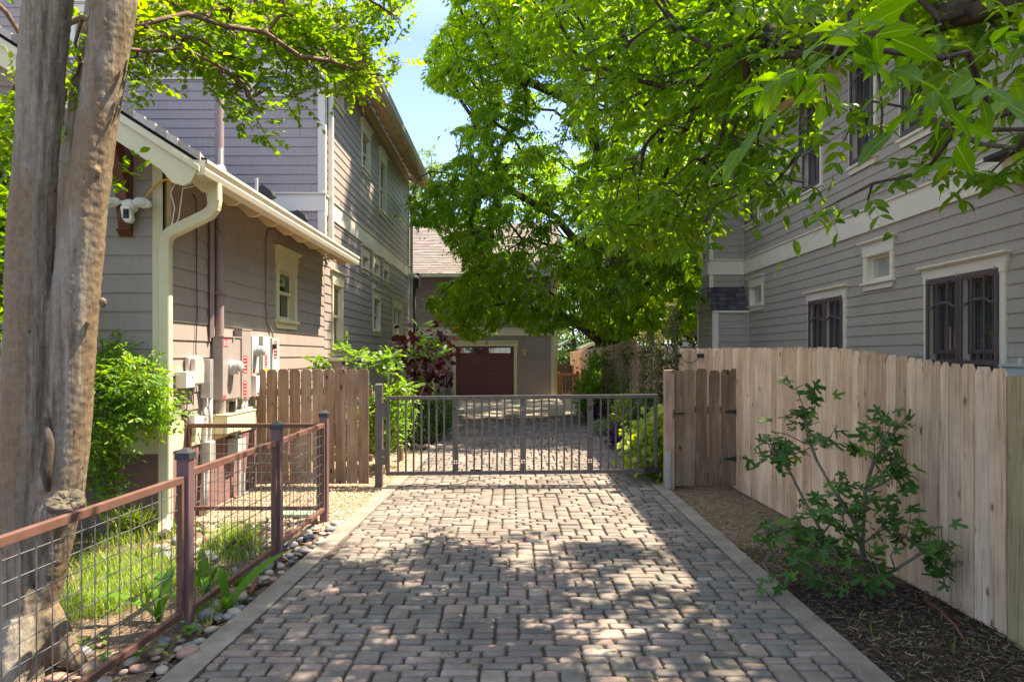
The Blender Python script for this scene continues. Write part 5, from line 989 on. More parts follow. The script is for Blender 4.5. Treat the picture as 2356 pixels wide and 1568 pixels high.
Ck = [(100, 1100, 4.15, 34), (112, 800, 4.3, 26), (128, 633, 4.3, 22), (165, 400, 4.35, 25), (190, 200, 4.4, 26), (215, 60, 4.4, 22), (235, -200, 4.5, 20)]
Ek = [(262, 200, 3.9, 18), (285, 60, 3.92, 22), (300, -30, 3.95, 21), (330, -200, 4, 18)]
def fluted(K, amp, seed, sides=44):
    pp, rr = tk(K); pp = np.array(pp); cum = np.concatenate([[0], np.cumsum(np.linalg.norm(np.diff(pp, axis=0), axis=1))]); n_ = int(cum[-1]/.05); s_ = np.linspace(0, cum[-1], n_); Q = np.stack([np.interp(s_, cum, pp[:, i]) for i in range(3)], 1); Rr = np.interp(s_, cum, rr); vs = []
    for i in range(n_):
        for k in range(sides):
            a = 2*math.pi*k/sides; ca_, sa_ = math.cos(a), math.sin(a); z = s_[i]
            f = 1+amp*1.5*mnoise.noise(Vector((ca_*1.3+seed, sa_*1.3, z*.7)))+amp*.8*(1-2*abs(mnoise.noise(Vector((ca_*3.2, sa_*3.2+seed, z*.9)))))*.8+.02*mnoise.noise(Vector((ca_*7, sa_*7, z*3+seed)))
            vs.append((Q[i][0]+ca_*Rr[i]*f, Q[i][1]+sa_*Rr[i]*f, Q[i][2]))
    m.add(vs, [(i*sides+k, i*sides+(k+1) % sides, (i+1)*sides+(k+1) % sides, (i+1)*sides+k) for i in range(n_-1) for k in range(sides)]+[tuple(range(sides-1, -1, -1)), tuple((n_-1)*sides+k for k in range(sides))])
for i_, K in enumerate((Lk, Rk, Ck, Ek)): fluted(K, .085, i_*9.1)
for (u, v, Y, r) in ((112, 1050, 3.74, 13), (104, 1120, 3.73, 16), (236, 695, 3.8, 8), (222, 395, 3.77, 8), (114, 930, 3.75, 11)): m.ell(P(u, v, Y), np.array([1, 1, 1.5])*r*Y/F, 12, 8)
for a_ in (.3, 1.5, 2.6, 4.0, 5.2): c_ = P(45, 1520, 3.8); m.tube([c_+np.array([.1*math.cos(a_), .1*math.sin(a_), .25]), c_+np.array([.22*math.cos(a_), .22*math.sin(a_), .02]), c_+np.array([.34*math.cos(a_), .34*math.sin(a_), -.12])], [.1, .075, .03], 10)
st0, st1 = P(100, 1190, 3.8), P(158, 1168, 3.66); m.tube([st0, st1], [.09, .075], 18)
tr = m.build('trunk', M['bark_c'], CM, smooth=True)
md = tr.modifiers.new('r', 'REMESH'); md.mode = 'VOXEL'; md.voxel_size = .009; md.use_smooth_shade = True
ms = tr.modifiers.new('s', 'SMOOTH'); ms.iterations = 2; ms.factor = .5
tx_ = bpy.data.textures.new('lumps', 'CLOUDS'); tx_.noise_scale = .16; tx_.noise_depth = 2
dm = tr.modifiers.new('d', 'DISPLACE'); dm.texture = tx_; dm.strength = .012; dm.mid_level = .5; dm.texture_coords = 'LOCAL'
tx2 = bpy.data.textures.new('lumps2', 'CLOUDS'); tx2.noise_scale = .035; dm = tr.modifiers.new('d2', 'DISPLACE'); dm.texture = tx2; dm.strength = .008; dm.texture_coords = 'LOCAL'
mh = MB(); mh.tube([P(108, 960, 3.72), P(113, 1020, 3.70), P(106, 1080, 3.68), P(110, 1130, 3.68)], [.012, .026, .03, .012], 12); mh.build('crack_shade', M['bark_d'], CM, smooth=True)  # solid dark tube on the bark, its colour paints the shade of a crack
# weathered stub face
sc_ = P(152, 1152, 3.64); m = MB(); rotn = norm(np.array([.12, -.6, .8])); ua = norm(np.cross(rotn, UPZ)); ub = np.cross(ua, rotn); V = []
prof = [(1., .0, -.05), (1.04, .0, 0.), (.93, .012, 0), (.6, .012, 0), (.3, .006, 0)]
for k, (s, o, q) in enumerate(prof):
    for i in range(26):
        a = i/26*6.283; rr = .088*(1+.06*math.sin(3*a+1)+.04*math.sin(5*a)+.02*math.sin(9*a)); V.append(sc_+ua*math.cos(a)*rr*s*1.05-ub*math.sin(a)*rr*s*.85+rotn*(o+q+.006*math.sin(7*a+k)))
m.add(V, [(k*26+i, k*26+(i+1) % 26, (k+1)*26+(i+1) % 26, (k+1)*26+i) for k in range(4) for i in range(26)]+[tuple(4*26+i for i in range(26))]); m.build('cut_stub', M['cutw'], CM)
POLY_C = [(285, -60), (965, -60), (930, 30), (935, 100), (920, 165), (880, 185), (850, 178), (820, 215), (785, 212), (745, 180), (725, 240), (690, 235), (640, 228), (608, 225), (592, 280), (625, 322), (572, 330), (560, 275), (535, 235), (485, 215), (470, 180), (420, 172), (375, 160), (335, 152), (352, 212), (318, 215), (300, 196), (280, 150), (280, 40)]
def samp_uv(n, poly, yfun, thr=-9, sc=1.5):
    P0 = np.array(poly); lo, hi = P0.min(0), P0.max(0); out = []
    while sum(map(len, out)) < n:
        q = lo+(hi-lo)*rng.random((n, 2)); q = q[inpoly(q, poly)]; Y = yfun(q); p = np.stack([(q[:, 0]-CU)*Y/F, Y, CH-(q[:, 1]-CV)*Y/F], 1)
        if thr > -5: p = p[n3(p, sc) > thr]
        out.append(p)
    return np.concatenate(out)[:n]
cy_ = lambda q: 4.15+(q[:, 0]-300)/650*1.6+.9*(rng.random(len(q))-.3)
tc_ = samp_uv(430, POLY_C, cy_, -.3, 2.2)
tc_ = tc_[~((proj(tc_)[:, 0] < 400) & (rng.random(len(tc_)) < .5))]
up_ = np.stack([-7+4.4*rng.random(900), -1+8*rng.random(900), 4.0+2.8*rng.random(900)], 1); q = proj(up_); up_ = up_[(q[:, 1] < -25) & (n3(up_, .9) > .0)]  # unseen upper crown, enlarged to keep skylight off the low front wall
ls = samp_uv(26, [(20, 180), (60, 150), (60, 330), (10, 420)], lambda q: 4.4+.4*rng.random(len(q))); ls2 = samp_uv(14, [(150, 60), (215, 30), (205, 250), (150, 300), (140, 330)], lambda q: 4.2+.2*rng.random(len(q)))
tg = np.concatenate([tc_, up_, ls, ls2])
roots = [[P(262, 60, 3.85), P(262, 0, 3.85), P(300, -200, 3.9)], [P(262, 60, 3.85), P(330, 55, 4.0), P(430, 32, 4.2), P(520, 60, 4.4), P(610, 75, 4.6), P(690, 130, 4.8), P(760, 140, 5.0), P(850, 170, 5.3)], [P(255, 110, 3.85), P(340, 118, 4.0), P(420, 110, 4.2), P(500, 150, 4.4), P(560, 190, 4.6), P(620, 235, 4.8)], [P(262, 0, 3.85), P(400, -60, 4.2), P(600, -70, 4.6), P(800, -30, 5.1), P(900, 30, 5.4)], [P(262, 60, 3.85), P(190, 40, 4.2), P(60, 100, 4.5)]]
nd, pr = skeleton(roots, tg, bias=.3, jit=.09, maxseg=.22)
crl = limb_mesh('branch', nd, pr, .003, .017, M['bark_r'], CM, 5, .42)
def leafy(parent, tgs, ntw, twl, pairs, llen, mat, tm, droop=.1, spread=.9, t0=.15, center=None, outw=.6, upb=.2, twig_r=.0018, twig_mat='bark_r', sag=.1, rjit=.2, rsc=1.2, name='leaves', edge=None, nup=.4, terminal=True):
    n = len(tgs)*ntw; p = np.repeat(tgs, ntw, 0)+rng.standard_normal((n, 3))*.03
    o = norm(p-np.asarray(center)) if center is not None else np.zeros((n, 3)); d = norm(o*outw+rng.standard_normal((n, 3))*.8*np.array([1, 1, .6])+np.array([0, 0, upb])); nn = norm(UPZ+rng.standard_normal((n, 3))*nup)
    L_ = twl*(.6+.7*rng.random(n)); lp, ld, ln, ls_, ow = compound(p, d, nn, L_, pairs, llen, spread, droop, terminal, sag, t0)
    if edge is not None: k = edge(lp); lp, ld, ln, ls_, ow = lp[k], ld[k], ln[k], ls_[k], ow[k]
    base = np.clip(.5+.5*n3(p, rsc), 0, 1); rn = np.clip(base[ow]+rjit*rng.standard_normal(len(ow)), 0, 1)
    o_ = place_leaves(name, tm, lp, ld, ln, ls_, M[mat], parent, rnd=rn)
    if twig_r: ribbon_twigs('twigs', p, p+norm(d)*L_[:, None]+np.array([0, 0, -1])*(sag*L_)[:, None], twig_r, M[twig_mat], parent)
    return o_
leafy(CM, tg, 3, .2, 4, .05, 'l_crape', TOV, droop=.25, spread=.9, t0=.2, rjit=.22, name='crown')
# ---------- near ash tree ----------
AX = np.array([4.35, 1.2, 0]); AT = thing('ash_tree', 'broad-leaved ash tree whose low leafy branches hang in from the upper right', 'tree', AX)
POLY_A = [(1195, -80), (1185, 40), (1240, 90), (1290, 150), (1300, 230), (1345, 290), (1390, 250), (1420, 330), (1370, 400), (1325, 480), (1350, 530), (1420, 545), (1480, 560), (1560, 575), (1600, 575), (1650, 545), (1690, 470), (1760, 440), (1840, 430), (1880, 395), (1930, 385), (1950, 300), (1985, 290), (2040, 330), (1990, 400), (1890, 480), (1960, 490), (2020, 470), (2060, 490), (2110, 470), (2150, 425), (2230, 440), (2290, 400), (2420, 340), (2420, -80)]
def ay(q): 
    t = np.clip((2356-q[:, 0])/1150, 0, 1); return 2.5+4.1*t**1.1+(.9+1.6*t)*(rng.random(len(q))-.35)
ta = samp_uv(760, POLY_A, ay, -.16, 1.6)
qa = proj(ta); ta = ta[rng.random(len(ta)) < np.interp(qa[:, 0], [1500, 1750, 1950, 2350], [.9, .34, .1, .09])*np.where(qa[:, 1] < 150, 2.6, np.where((qa[:, 0] > 1780) & (qa[:, 0] < 2180) & (qa[:, 1] < 380), .35, 1.2))]
bf = samp_uv(4, [(1700, 20), (1850, 0), (1900, 100), (2250, 60), (2300, 200), (2000, 180), (1780, 90)], lambda q: 1.35+.35*rng.random(len(q)))
# canopy overhead that shades the foreground
nC = 3200; ca = np.stack([-3.8+9.8*rng.random(nC), -3+12*rng.random(nC), 4.2+4.6*rng.random(nC)], 1); q = proj(ca)
g0 = ca-np.array([.5, .22, 1.0])*ca[:, 2:3]        # where each clump's shadow lands on the ground
infr = (q[:, 1] > -60) & (ca[:, 1] > .3); front = 6.15+.35*np.sin(g0[:, 0]*2.2+1)+.5*np.maximum(0, -g0[:, 0]*.0)
keep = (~infr) & (g0[:, 1] < front) & (g0[:, 0] > -2.3) & (g0[:, 0] < 2.3) & (g0[:, 1] > .6) & (n3(ca*np.array([1, 1, .5]), .95) > -.12) & ~((g0[:, 0] > -1.7) & (g0[:, 0] < .8) & (g0[:, 1] > 2.8) & (rng.random(nC) < .45))
ca = ca[keep]; print('canopy', len(ca), 'ash', len(ta))
trk = [AX, AX+np.array([.05, .1, 2.0]), AX+np.array([-.1, .3, 3.4]), AX+np.array([-.4, .9, 5.2]), AX+np.array([-1, 1.6, 7.0])]
roots = [trk, [trk[2], P(2250, 20, 2.9), P(2080, 60, 3.2), P(1960, 110, 3.6), P(1800, 90, 4.2), P(1640, 180, 5.0), P(1560, 330, 5.8), P(1520, 430, 6.1)], [trk[2], P(2200, 300, 2.9), P(2100, 250, 3.0), P(1990, 230, 3.3)], [P(2080, 60, 3.2), P(2020, 160, 3.2), P(2030, 260, 3.1), P(2025, 330, 3.1)], [P(1800, 90, 4.2), P(1700, 20, 4.8), P(1560, 40, 5.6), P(1400, 130, 6.2)], [P(1640, 180, 5.0), P(1500, 200, 5.8), P(1400, 250, 6.4)], [trk[3], (2.2, 3.2, 6.0), (.6, 4.6, 6.4), (-1.0, 5.6, 6.6)], [trk[3], (2.8, 5.0, 6.6), (2.0, 7.0, 7.2)], [trk[2], (2.9, 1.5, 5.2), (1.0, 1.8, 5.6), (-1.2, 2.6, 5.8)]]
tga = np.concatenate([ta, bf, ca]); nd, pr = skeleton(roots, tga, bias=.3, jit=.07, maxseg=.4)
limb_mesh('branches', nd, pr, .0042, .13, M['bark_d'], AT, 6, .43)
m = MB(); m.tube([tuple(AX+np.array([0, 0, -.2])), tuple(trk[1]), tuple(trk[2]), tuple(trk[3])], [.24, .19, .16, .1], 14); m.build('trunk', M['bark_d'], AT, smooth=True)
def ash_edge(lp):
    q = proj(lp); vis = (q[:, 1] > -10) & (q[:, 0] < 2380) & (lp[:, 1] > .2); ok = inpoly(q, [(u, v+25) for u, v in POLY_A]) | inpoly(q, POLY_A); return (~vis) | ok | (rng.random(len(lp)) < .25)
leafy(AT, np.concatenate([ta, bf]), 4, .23, 3, .092, 'l_ash', T3, droop=.45, spread=1.0, t0=.35, outw=0, upb=-.05, sag=.25, rjit=.16, rsc=.8, name='crown', nup=.3, edge=ash_edge, twig_r=.0016, twig_mat='l_ash')
leafy(AT, ca, 8, .3, 3, .14, 'l_ash', T3, droop=.3, t0=.3, upb=0, sag=.15, name='upper_crown', twig_r=0)
# ---------- pecan behind the gate ----------
PX = np.array([3.55, 25.0, 0]); PT = thing('pecan_tree', 'large dense pecan tree overhanging the garage and driveway behind the gate', 'tree', PX)
POLY_P = [(1060, -80), (1040, 30), (985, 110), (968, 178), (1000, 205), (1060, 225), (1090, 240), (1085, 280), (1040, 300), (1058, 330), (1040, 370), (990, 385), (978, 425), (942, 445), (950, 515), (1000, 520), (1030, 560), (1062, 620), (1040, 640), (985, 650), (985, 705), (1020, 745), (1090, 782), (1140, 760), (1175, 735), (1240, 772), (1290, 745), (1340, 742), (1400, 775), (1480, 775), (1560, 770), (1620, 740), (1640, -80)]
N_T = 15000; c0 = np.array([3.2, 22.0, 7.5]); q = np.stack([-5.0+15*rng.random(N_T), 14.2+14*rng.random(N_T), 1.2+15.5*rng.random(N_T)], 1)
e = ((q-c0)/np.array([7.2, 7.2, 8.6])); rr = np.linalg.norm(e, axis=1); uv = proj(q); vis = uv[:, 1] > -60
ok = (rr < 1.08) & (rr > .58) & ~((q[:, 1] > 23.6) & (q[:, 0] < 2.2) & (q[:, 2] < 11)) & (n3(q*np.array([1, 1, 1.5]), .42) > -.3) & (~vis | inpoly(uv, POLY_P) | (uv[:, 0] > 1620)) & ~((q[:, 0] > 4.45) & (q[:, 1] < 17.8) & (q[:, 2] < 7.6)) & ~((q[:, 1] > 26.4) & (q[:, 0] < 2.0) & (q[:, 2] < 5.2)) & (q[:, 2] > 2.1-.25*np.abs(q[:, 0]-3))
low = q[:, 2] < 1.75+(uv[:, 1] < 0)*0+.0*q[:, 1]
tp = q[ok & ~low]
edge_n = n3(tp, .9) > -.34; tp = tp[edge_n][:4700]; print('pecan', len(tp))
b0 = PX
roots = [[b0, b0+np.array([-.2, -.2, 2.2]), b0+np.array([.1, -.3, 4.2]), b0+np.array([.0, -.8, 7.0]), b0+np.array([.2, -1.5, 10.5]), b0+np.array([.1, -2, 13])], [b0+np.array([-.2, -.2, 2.2]), P(1340, 752, 24.2), P(1290, 728, 23.6), P(1200, 700, 22.8)], [b0+np.array([.1, -.3, 4.2]), P(1280, 500, 23), P(1150, 420, 22), P(1050, 400, 21)], [b0+np.array([0, -.8, 7.]), P(1350, 250, 21), P(1200, 180, 20)], [b0+np.array([.1, -.3, 4.2]), (4.5, 21, 6.5), (3.8, 17.5, 8.2)], [b0+np.array([.1, -.3, 4.2]), (6.5, 24, 7), (8, 23, 8.5)]]
nd, pr = skeleton(roots, tp, bias=.3, jit=.06, maxseg=1.0); limb_mesh('branches', nd, pr, .008, .3, M['bark_d'], PT, 5, .5)
m = MB(); m.tube([tuple(b0+np.array([0, 0, -.3])), tuple(roots[0][1]), tuple(roots[0][2]), tuple(roots[0][3])], [.42, .34, .28, .18], 14); m.build('trunk', M['bark_d'], PT, smooth=True)
def pec_edge(lp):
    u = proj(lp); vis = (u[:, 1] > 0) & (u[:, 0] < 1600); return ~vis | inpoly(u, POLY_P) | (rng.random(len(lp)) < .06)
leafy(PT, tp, 8, .36, 4, .165, 'l_pecan', T1, droop=.75, spread=1.0, t0=.1, center=c0, outw=.7, upb=.0, sag=.45, rjit=.14, rsc=.45, name='crown', nup=.35, twig_r=0, edge=pec_edge)
# ---------- trees further back ----------
def tree(name, lab, x, y, h, rx, rz, n, mat, lsz, group=None, z0=None, keepf=None):
    t = thing(name, lab, 'tree', (x, y, 0), group); c = np.array([x, y, h-rz]); tg_ = clump(n, c, (rx, rx, rz), .35); tg_ = tg_[n3(tg_, .5) > -.2]
    if keepf is not None: tg_ = tg_[keepf(tg_)]
    nd, pr = skeleton([[(x, y, -.2), (x+.1, y, h*.3), (x, y, h*.6), (x, y, h*.85)]], tg_[:400], .3, .06, 1.2); limb_mesh('trunk', nd, pr, .014, .3, M['bark_d'], t, 5)
    leafy(t, tg_, 6, lsz*2.2, 3, lsz, mat, T1, droop=.5, center=c, outw=.6, sag=.3, name='crown', rsc=.35, twig_r=0, rjit=.14); return t
tree('shade_tree', 'light green feathery tree rising behind the garage roof', -6.3, 44, 15.2, 4.2, 6, 420, 'l_far', .34)
tree('shade_tree', 'green tree behind the garage roof, seen through the pecan crown', 1.6, 42, 15.5, 3.9, 6, 480, 'l_pecan', .32)
tree('shade_tree', 'bright airy tree behind the orange gate', 6.0, 52, 9.5, 5.0, 4.7, 430, 'l_far', .36)
tree('shade_tree', 'dark green tree over the far end of the cedar fence', 9.5, 38, 13, 5.2, 5.8, 520, 'l_pecan', .3)
tree('shade_tree', 'tall tree filling the gap between the pecan and the taupe house', 13, 46, 19, 6.5, 8.5, 560, 'l_pecan', .36)
tree('shade_tree', 'rounded green tree behind the deck railing', 11.5, 35, 8.0, 3.4, 3.6, 330, 'l_far', .28)
tree('shade_tree', 'low green tree just behind the dark fence', 3.3, 37, 5.2, 2.6, 2.6, 230, 'l_far', .26)
# ---------- plants beyond the gate, left ----------
shrub('mountain_laurel', 'bright glossy shrub pushing against the left end of the steel gate', 'shrub', (-1.95, 10.6, 0), (-2.0, 10.7, .72), (.38, .55, .5), 1900, .075, 'l_bright', TOV, clumpr=.08, group='bright shrubs behind the gate')
shrub('mountain_laurel', 'bright leafy shrub below the redbud left of the driveway', 'shrub', (-2.35, 12.6, 0), (-2.4, 12.6, .6), (.5, .9, .5), 1700, .08, 'l_bright', TOV, clumpr=.1, group='bright shrubs behind the gate')
def pinn(name, lab, base, top, n, sp=.25, L_=.3):
    """upright stems carrying pinnate sprays"""
    base = np.asarray(base, float); t = thing(name, lab, 'shrub', base); top = np.asarray(top, float); tg_ = top+rng.standard_normal((n, 3))*sp*np.array([1, 1, .8]); nd, pr = skeleton([[base, base*.5+top*.5-np.array([0, 0, .1])]], tg_, .15, .05); limb_mesh('stems', nd, pr, .004, .014, M['bark_f'], t, 5)
    leafy(t, tg_, 5, L_, 5, .075, 'l_bright', TOV, droop=.05, spread=1.2, t0=.2, upb=.35, sag=.15, name='leaves', nup=.25); return t
pinn('laurel_sapling', 'small pinnate-leaved sapling peeking over the picket fence near the bump-out', (-2.75, 9.9, 0), P(735, 840, 9.9), 3, .05, .16)
pinn('laurel_sapling', 'pinnate-leaved sapling over the right half of the picket fence', (-2.35, 10.1, 0), P(812, 830, 10.1), 5, .09, .2)
pinn('laurel_sapling', 'tallest pinnate-leaved sapling in front of the tall house wall', (-2.0, 10.3, 0), P(875, 825, 10.4), 9, .14, .22)
pinn('laurel_sapling', 'pinnate-leaved sapling mixed into the dark red redbud', (-1.8, 13.0, 0), P(955, 810, 13.0), 9, .2, .24)
pinn('laurel_sapling', 'low pinnate-leaved sapling behind the steel gate post', (-1.9, 10.0, 0), P(885, 945, 10.2), 16, .22, .24)
RB_ = shrub('redbud', 'dark red-leaved redbud left of the garage door', 'tree', (-2.15, 15.0, 0), (-1.95, 15.0, 1.75), (.72, .7, .6), 400, .15, 'l_red', leaf_tmpl(.95, .1, .15), stems=5, clumpr=.14, nclump=70, sr=.01, up=-.3)
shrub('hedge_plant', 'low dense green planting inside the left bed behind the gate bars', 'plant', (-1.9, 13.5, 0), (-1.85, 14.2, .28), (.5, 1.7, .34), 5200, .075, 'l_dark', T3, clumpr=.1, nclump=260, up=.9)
shrub('hedge_plant', 'second low green planting nearer the garage apron', 'plant', (-1.9, 17.5, 0), (-1.95, 17.3, .3), (.55, 1.6, .35), 4200, .085, 'l_bright', T3, clumpr=.1, nclump=220, up=.9)
# ---------- plants beyond the gate, right ----------
shrub('glossy_shrub', 'dark glossy rounded shrub at the far right of the driveway', 'shrub', (2.35, 18.0, 0), (2.2, 17.8, .62), (.5, .9, .72), 4600, .10, 'l_bright', T3, clumpr=.11, nclump=200)
shrub('glossy_shrub', 'taller bright-tipped shrub between the dark shrub and the fence', 'shrub', (2.55, 20.0, 0), (2.45, 19.6, .95), (.4, .6, .85), 2400, .11, 'l_bright', T3, clumpr=.12)
def column(lab, u, v0, v1, Y, w, n=1500):
    b = G(u, CV+CH*F/Y); top = P(u, v0, Y)[2]; c = np.array([b[0], Y, (top)/2+.1]); hw_ = w*.38*Y/F; t = thing('columnar_shrub', lab, 'shrub', (b[0], Y, 0), 'columnar shrubs along the fence'); zz = .15+(top-.15)*rng.random(n)**.9; k = rng.integers(0, 7, n); ka = rng.random(7)*6.28; kr = hw_*(.3+.6*rng.random(7)); kt = top*(.72+.28*rng.random(7)); zz = np.minimum(zz, kt[k]); sx = kr[k]*np.cos(ka[k]); sy = kr[k]*np.sin(ka[k]); f = .35+.75*np.minimum(1, zz/top*2.5)*(1.1-.45*zz/top)
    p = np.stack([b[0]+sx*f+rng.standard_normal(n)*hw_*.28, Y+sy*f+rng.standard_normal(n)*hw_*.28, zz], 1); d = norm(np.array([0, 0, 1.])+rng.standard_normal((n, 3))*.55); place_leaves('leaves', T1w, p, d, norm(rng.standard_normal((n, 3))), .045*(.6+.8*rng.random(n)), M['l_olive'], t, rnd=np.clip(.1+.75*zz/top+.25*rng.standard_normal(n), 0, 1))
    m = MB()
    for q in range(7): m.tube([(b[0], Y, -.05), (b[0]+kr[q]*math.cos(ka[q])*.6, Y+kr[q]*math.sin(ka[q])*.6, .5), (b[0]+kr[q]*math.cos(ka[q])*1.0, Y+kr[q]*math.sin(ka[q])*1.0, kt[q]*.6), (b[0]+kr[q]*math.cos(ka[q])*.9, Y+kr[q]*math.sin(ka[q])*.9, kt[q])], [.012, .01, .008, .003], 5)
    m.build('stems', M['bark_f'], t)
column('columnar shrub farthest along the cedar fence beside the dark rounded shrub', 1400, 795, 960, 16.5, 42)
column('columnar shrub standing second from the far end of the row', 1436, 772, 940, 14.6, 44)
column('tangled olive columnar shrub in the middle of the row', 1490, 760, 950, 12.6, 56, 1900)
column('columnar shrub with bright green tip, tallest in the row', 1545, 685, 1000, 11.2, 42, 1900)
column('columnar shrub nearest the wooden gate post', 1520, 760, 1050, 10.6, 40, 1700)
shrub('leafy_shrub', 'grey-green leafy shrub between the last columnar shrubs and the lime plant', 'shrub', (2.3, 11.4, 0), (2.3, 11.6, .6), (.45, .5, .42), 1100, .1, 'l_dark', T3)
shrub('golden_shrub', 'small yellow-green shrub seen through the gate bars', 'shrub', (2.2, 13.4, 0), (2.25, 13.4, .5), (.3, .4, .42), 1300, .08, 'l_lime', T3, clumpr=.07)
shrub('purple_heart', 'deep purple foliage plant edging the right kerb', 'plant', (2.1, 13.0, 0), (2.2, 12.6, .22), (.28, .9, .22), 1300, .13, 'l_purple', TNAR, up=.5)
shrub('purple_heart', 'second dark purple clump farther along the right kerb', 'plant', (2.2, 17, 0), (2.15, 16.6, .2), (.3, .7, .2), 700, .13, 'l_purple', TNAR, up=.5)
shrub('silver_groundcover', 'low silvery groundcover spilling over the right kerb', 'plant', (2.0, 11.2, 0), (2.05, 11.3, .08), (.2, .8, .12), 3000, .035, 'l_sage', T1w, clumpr=.06, nclump=150)
shrub('silver_groundcover', 'pale groundcover patch farther back on the right kerb', 'plant', (2.0, 15.2, 0), (2.05, 15.2, .08), (.22, .9, .14), 2400, .045, 'l_sage', T1w, clumpr=.07, nclump=120)
t = thing('lime_plant', 'lime-green broad-leaved plant spilling beside the right end of the steel gate', 'plant', (2.15, 10.0, 0)); n = 620; bse = np.stack([1.95+.5*rng.random(n), 9.35+1.3*rng.random(n), np.zeros(n)], 1); hh_ = (.15+.9*rng.random(n)**.7)*(.55+.45*(bse[:, 0]-1.9)/.5); tip = bse+np.stack([-.25+.3*rng.random(n)-.1, -.15+.3*rng.random(n), hh_], 1); keepx = tip[:, 0] > 1.62; bse, tip = bse[keepx], tip[keepx]; n = len(tip)
place_leaves('leaves', TOV, tip, norm(np.stack([rng.standard_normal(n)-.3, rng.standard_normal(n)-.5, -.5-.3*rng.random(n)], 1)), norm(UPZ+.4*rng.standard_normal((n, 3))), .15*(.5+.7*rng.random(n)), M['l_lime'], t); ribbon_twigs('stems', bse, tip, .004, M['l_lime'], t)
n = 700; b_ = np.stack([1.97+.45*rng.random(n), 9.2+1.0*rng.random(n), np.zeros(n)], 1); place_leaves('lower_leaves', TNAR, b_+np.array([0, 0, .5])*rng.random(n)[:, None], norm(rng.standard_normal((n, 3))*.6+np.array([-.2, -.2, -.3])), norm(UPZ+.5*rng.standard_normal((n, 3))), .10, M['l_lime'], t)
# ---------- nandina and shrubs at the left house ----------
NA = thing('nandina', 'dense bright green nandina bush in front of the mauve house corner', 'shrub', P(262, 1130, 6.2)*np.array([1, 1, 0])); cpn = np.concatenate([samp_uv(150, [(205, 800), (250, 795), (300, 830), (345, 850), (375, 900), (385, 950), (350, 985), (300, 990), (260, 1010), (215, 1040), (205, 900)], lambda q: 6.1+.55*rng.random(len(q))), samp_uv(40, [(195, 990), (290, 985), (265, 1060), (250, 1130), (205, 1190), (190, 1100)], lambda q: 6.0+.5*rng.random(len(q)))])
nd, pr = skeleton([[P(262, 1150, 6.3), P(270, 1060, 6.3), P(285, 1000, 6.35)], [P(262, 1150, 6.3), P(235, 1060, 6.2), P(230, 980, 6.2)]], cpn, .2, .06, .25); limb_mesh('stems', nd, pr, .0025, .014, M['bark_r'], NA, 5)
leafy(NA, cpn, 7, .2, 4, .05, 'l_nan', T3, droop=.2, spread=.9, t0=.15, upb=.1, rjit=.25, rsc=2.5, name='leaves', twig_r=.0014)
BG = thing('garden_shrub', 'dark mixed shrubbery glimpsed left of the trunks', 'shrub', (-4.8, 6.0, 0)); cpb = samp_uv(110, [(-60, 250), (60, 230), (70, 450), (40, 620), (30, 800), (-60, 900)], lambda q: 5.2+1.2*rng.random(len(q))); cpb = np.concatenate([cpb, np.stack([-5.7+1.5*rng.random(150), 5.0+1.4*rng.random(150), .15+2.6*rng.random(150)], 1)]); nd, pr = skeleton([[(-4.8, 6.0, 0), (-4.85, 5.9, .35)], [(-4.85, 5.9, .35), (-4.6, 5.8, 1.5)], [(-4.85, 5.9, .35), (-5.2, 5.7, 1.3)]], cpb, .2, .06, .4); limb_mesh('stems', nd, pr, .004, .04, M['bark_d'], BG, 5); leafy(BG, cpb, 5, .2, 4, .07, 'l_crape', TOV, name='leaves')
SP_ = thing('crape_sprout', 'small leafy myrtle sprout right of the trunk under the gable brace', 'sprout', P(245, 400, 4.1)); cps = np.array([P(270, 378, 4.15), P(262, 420, 4.15), P(280, 425, 4.15), P(275, 385, 4.2)]); nd, pr = skeleton([[P(235, 400, 4.0), P(250, 398, 4.1)]], cps, .1, .05); limb_mesh('stems', nd, pr, .0025, .008, M['bark_r'], SP_, 4); leafy(SP_, cps, 2, .1, 2, .06, 'l_crape', TOV, name='leaves')
# ---------- fig bush ----------
def fig_leaf():
    out = [(0, 0)]; lobes = [(-100, .42), (-52, .72), (0, 1.0), (52, .72), (100, .42)]; pts = []
    for i, (a, r) in enumerate(lobes):
        a0 = math.radians(a)
        for da, rr in ((-14, .6), (-11, .88), (0, 1.0), (11, .88), (14, .6)): pts.append((math.cos(a0+math.radians(da))*r*rr+.12, math.sin(a0+math.radians(da))*r*rr))
        if i < 4: am = math.radians((a+lobes[i+1][0])/2); pts.append((math.cos(am)*.34+.12, math.sin(am)*.34))
    V = [(.12, 0, 0)]+[(x, y, .16*abs(y)-.16*x*x) for x, y in pts]; n = len(pts); V.append((0, 0, 0)); Fq = [[0, i+1, i+2, i+2] for i in range(n-1)]
    tri = np.array([[0, i+1, i+2] for i in range(n-1)]); return np.array(V), tri, np.array([0]+[min(1, abs(y)*2.4) for x, y in pts]+[0.])
TF = fig_leaf()
FB = thing('fig_bush', 'sprawling fig bush with lobed dark leaves in front of the cedar fence', 'shrub', G(1985, 1352)*np.array([1, 1, 0]))
fb = G(1975, 1350, -.04); st = []
def fs_(pts, y0=None): return [P(u, v, Y) for u, v, Y in pts]
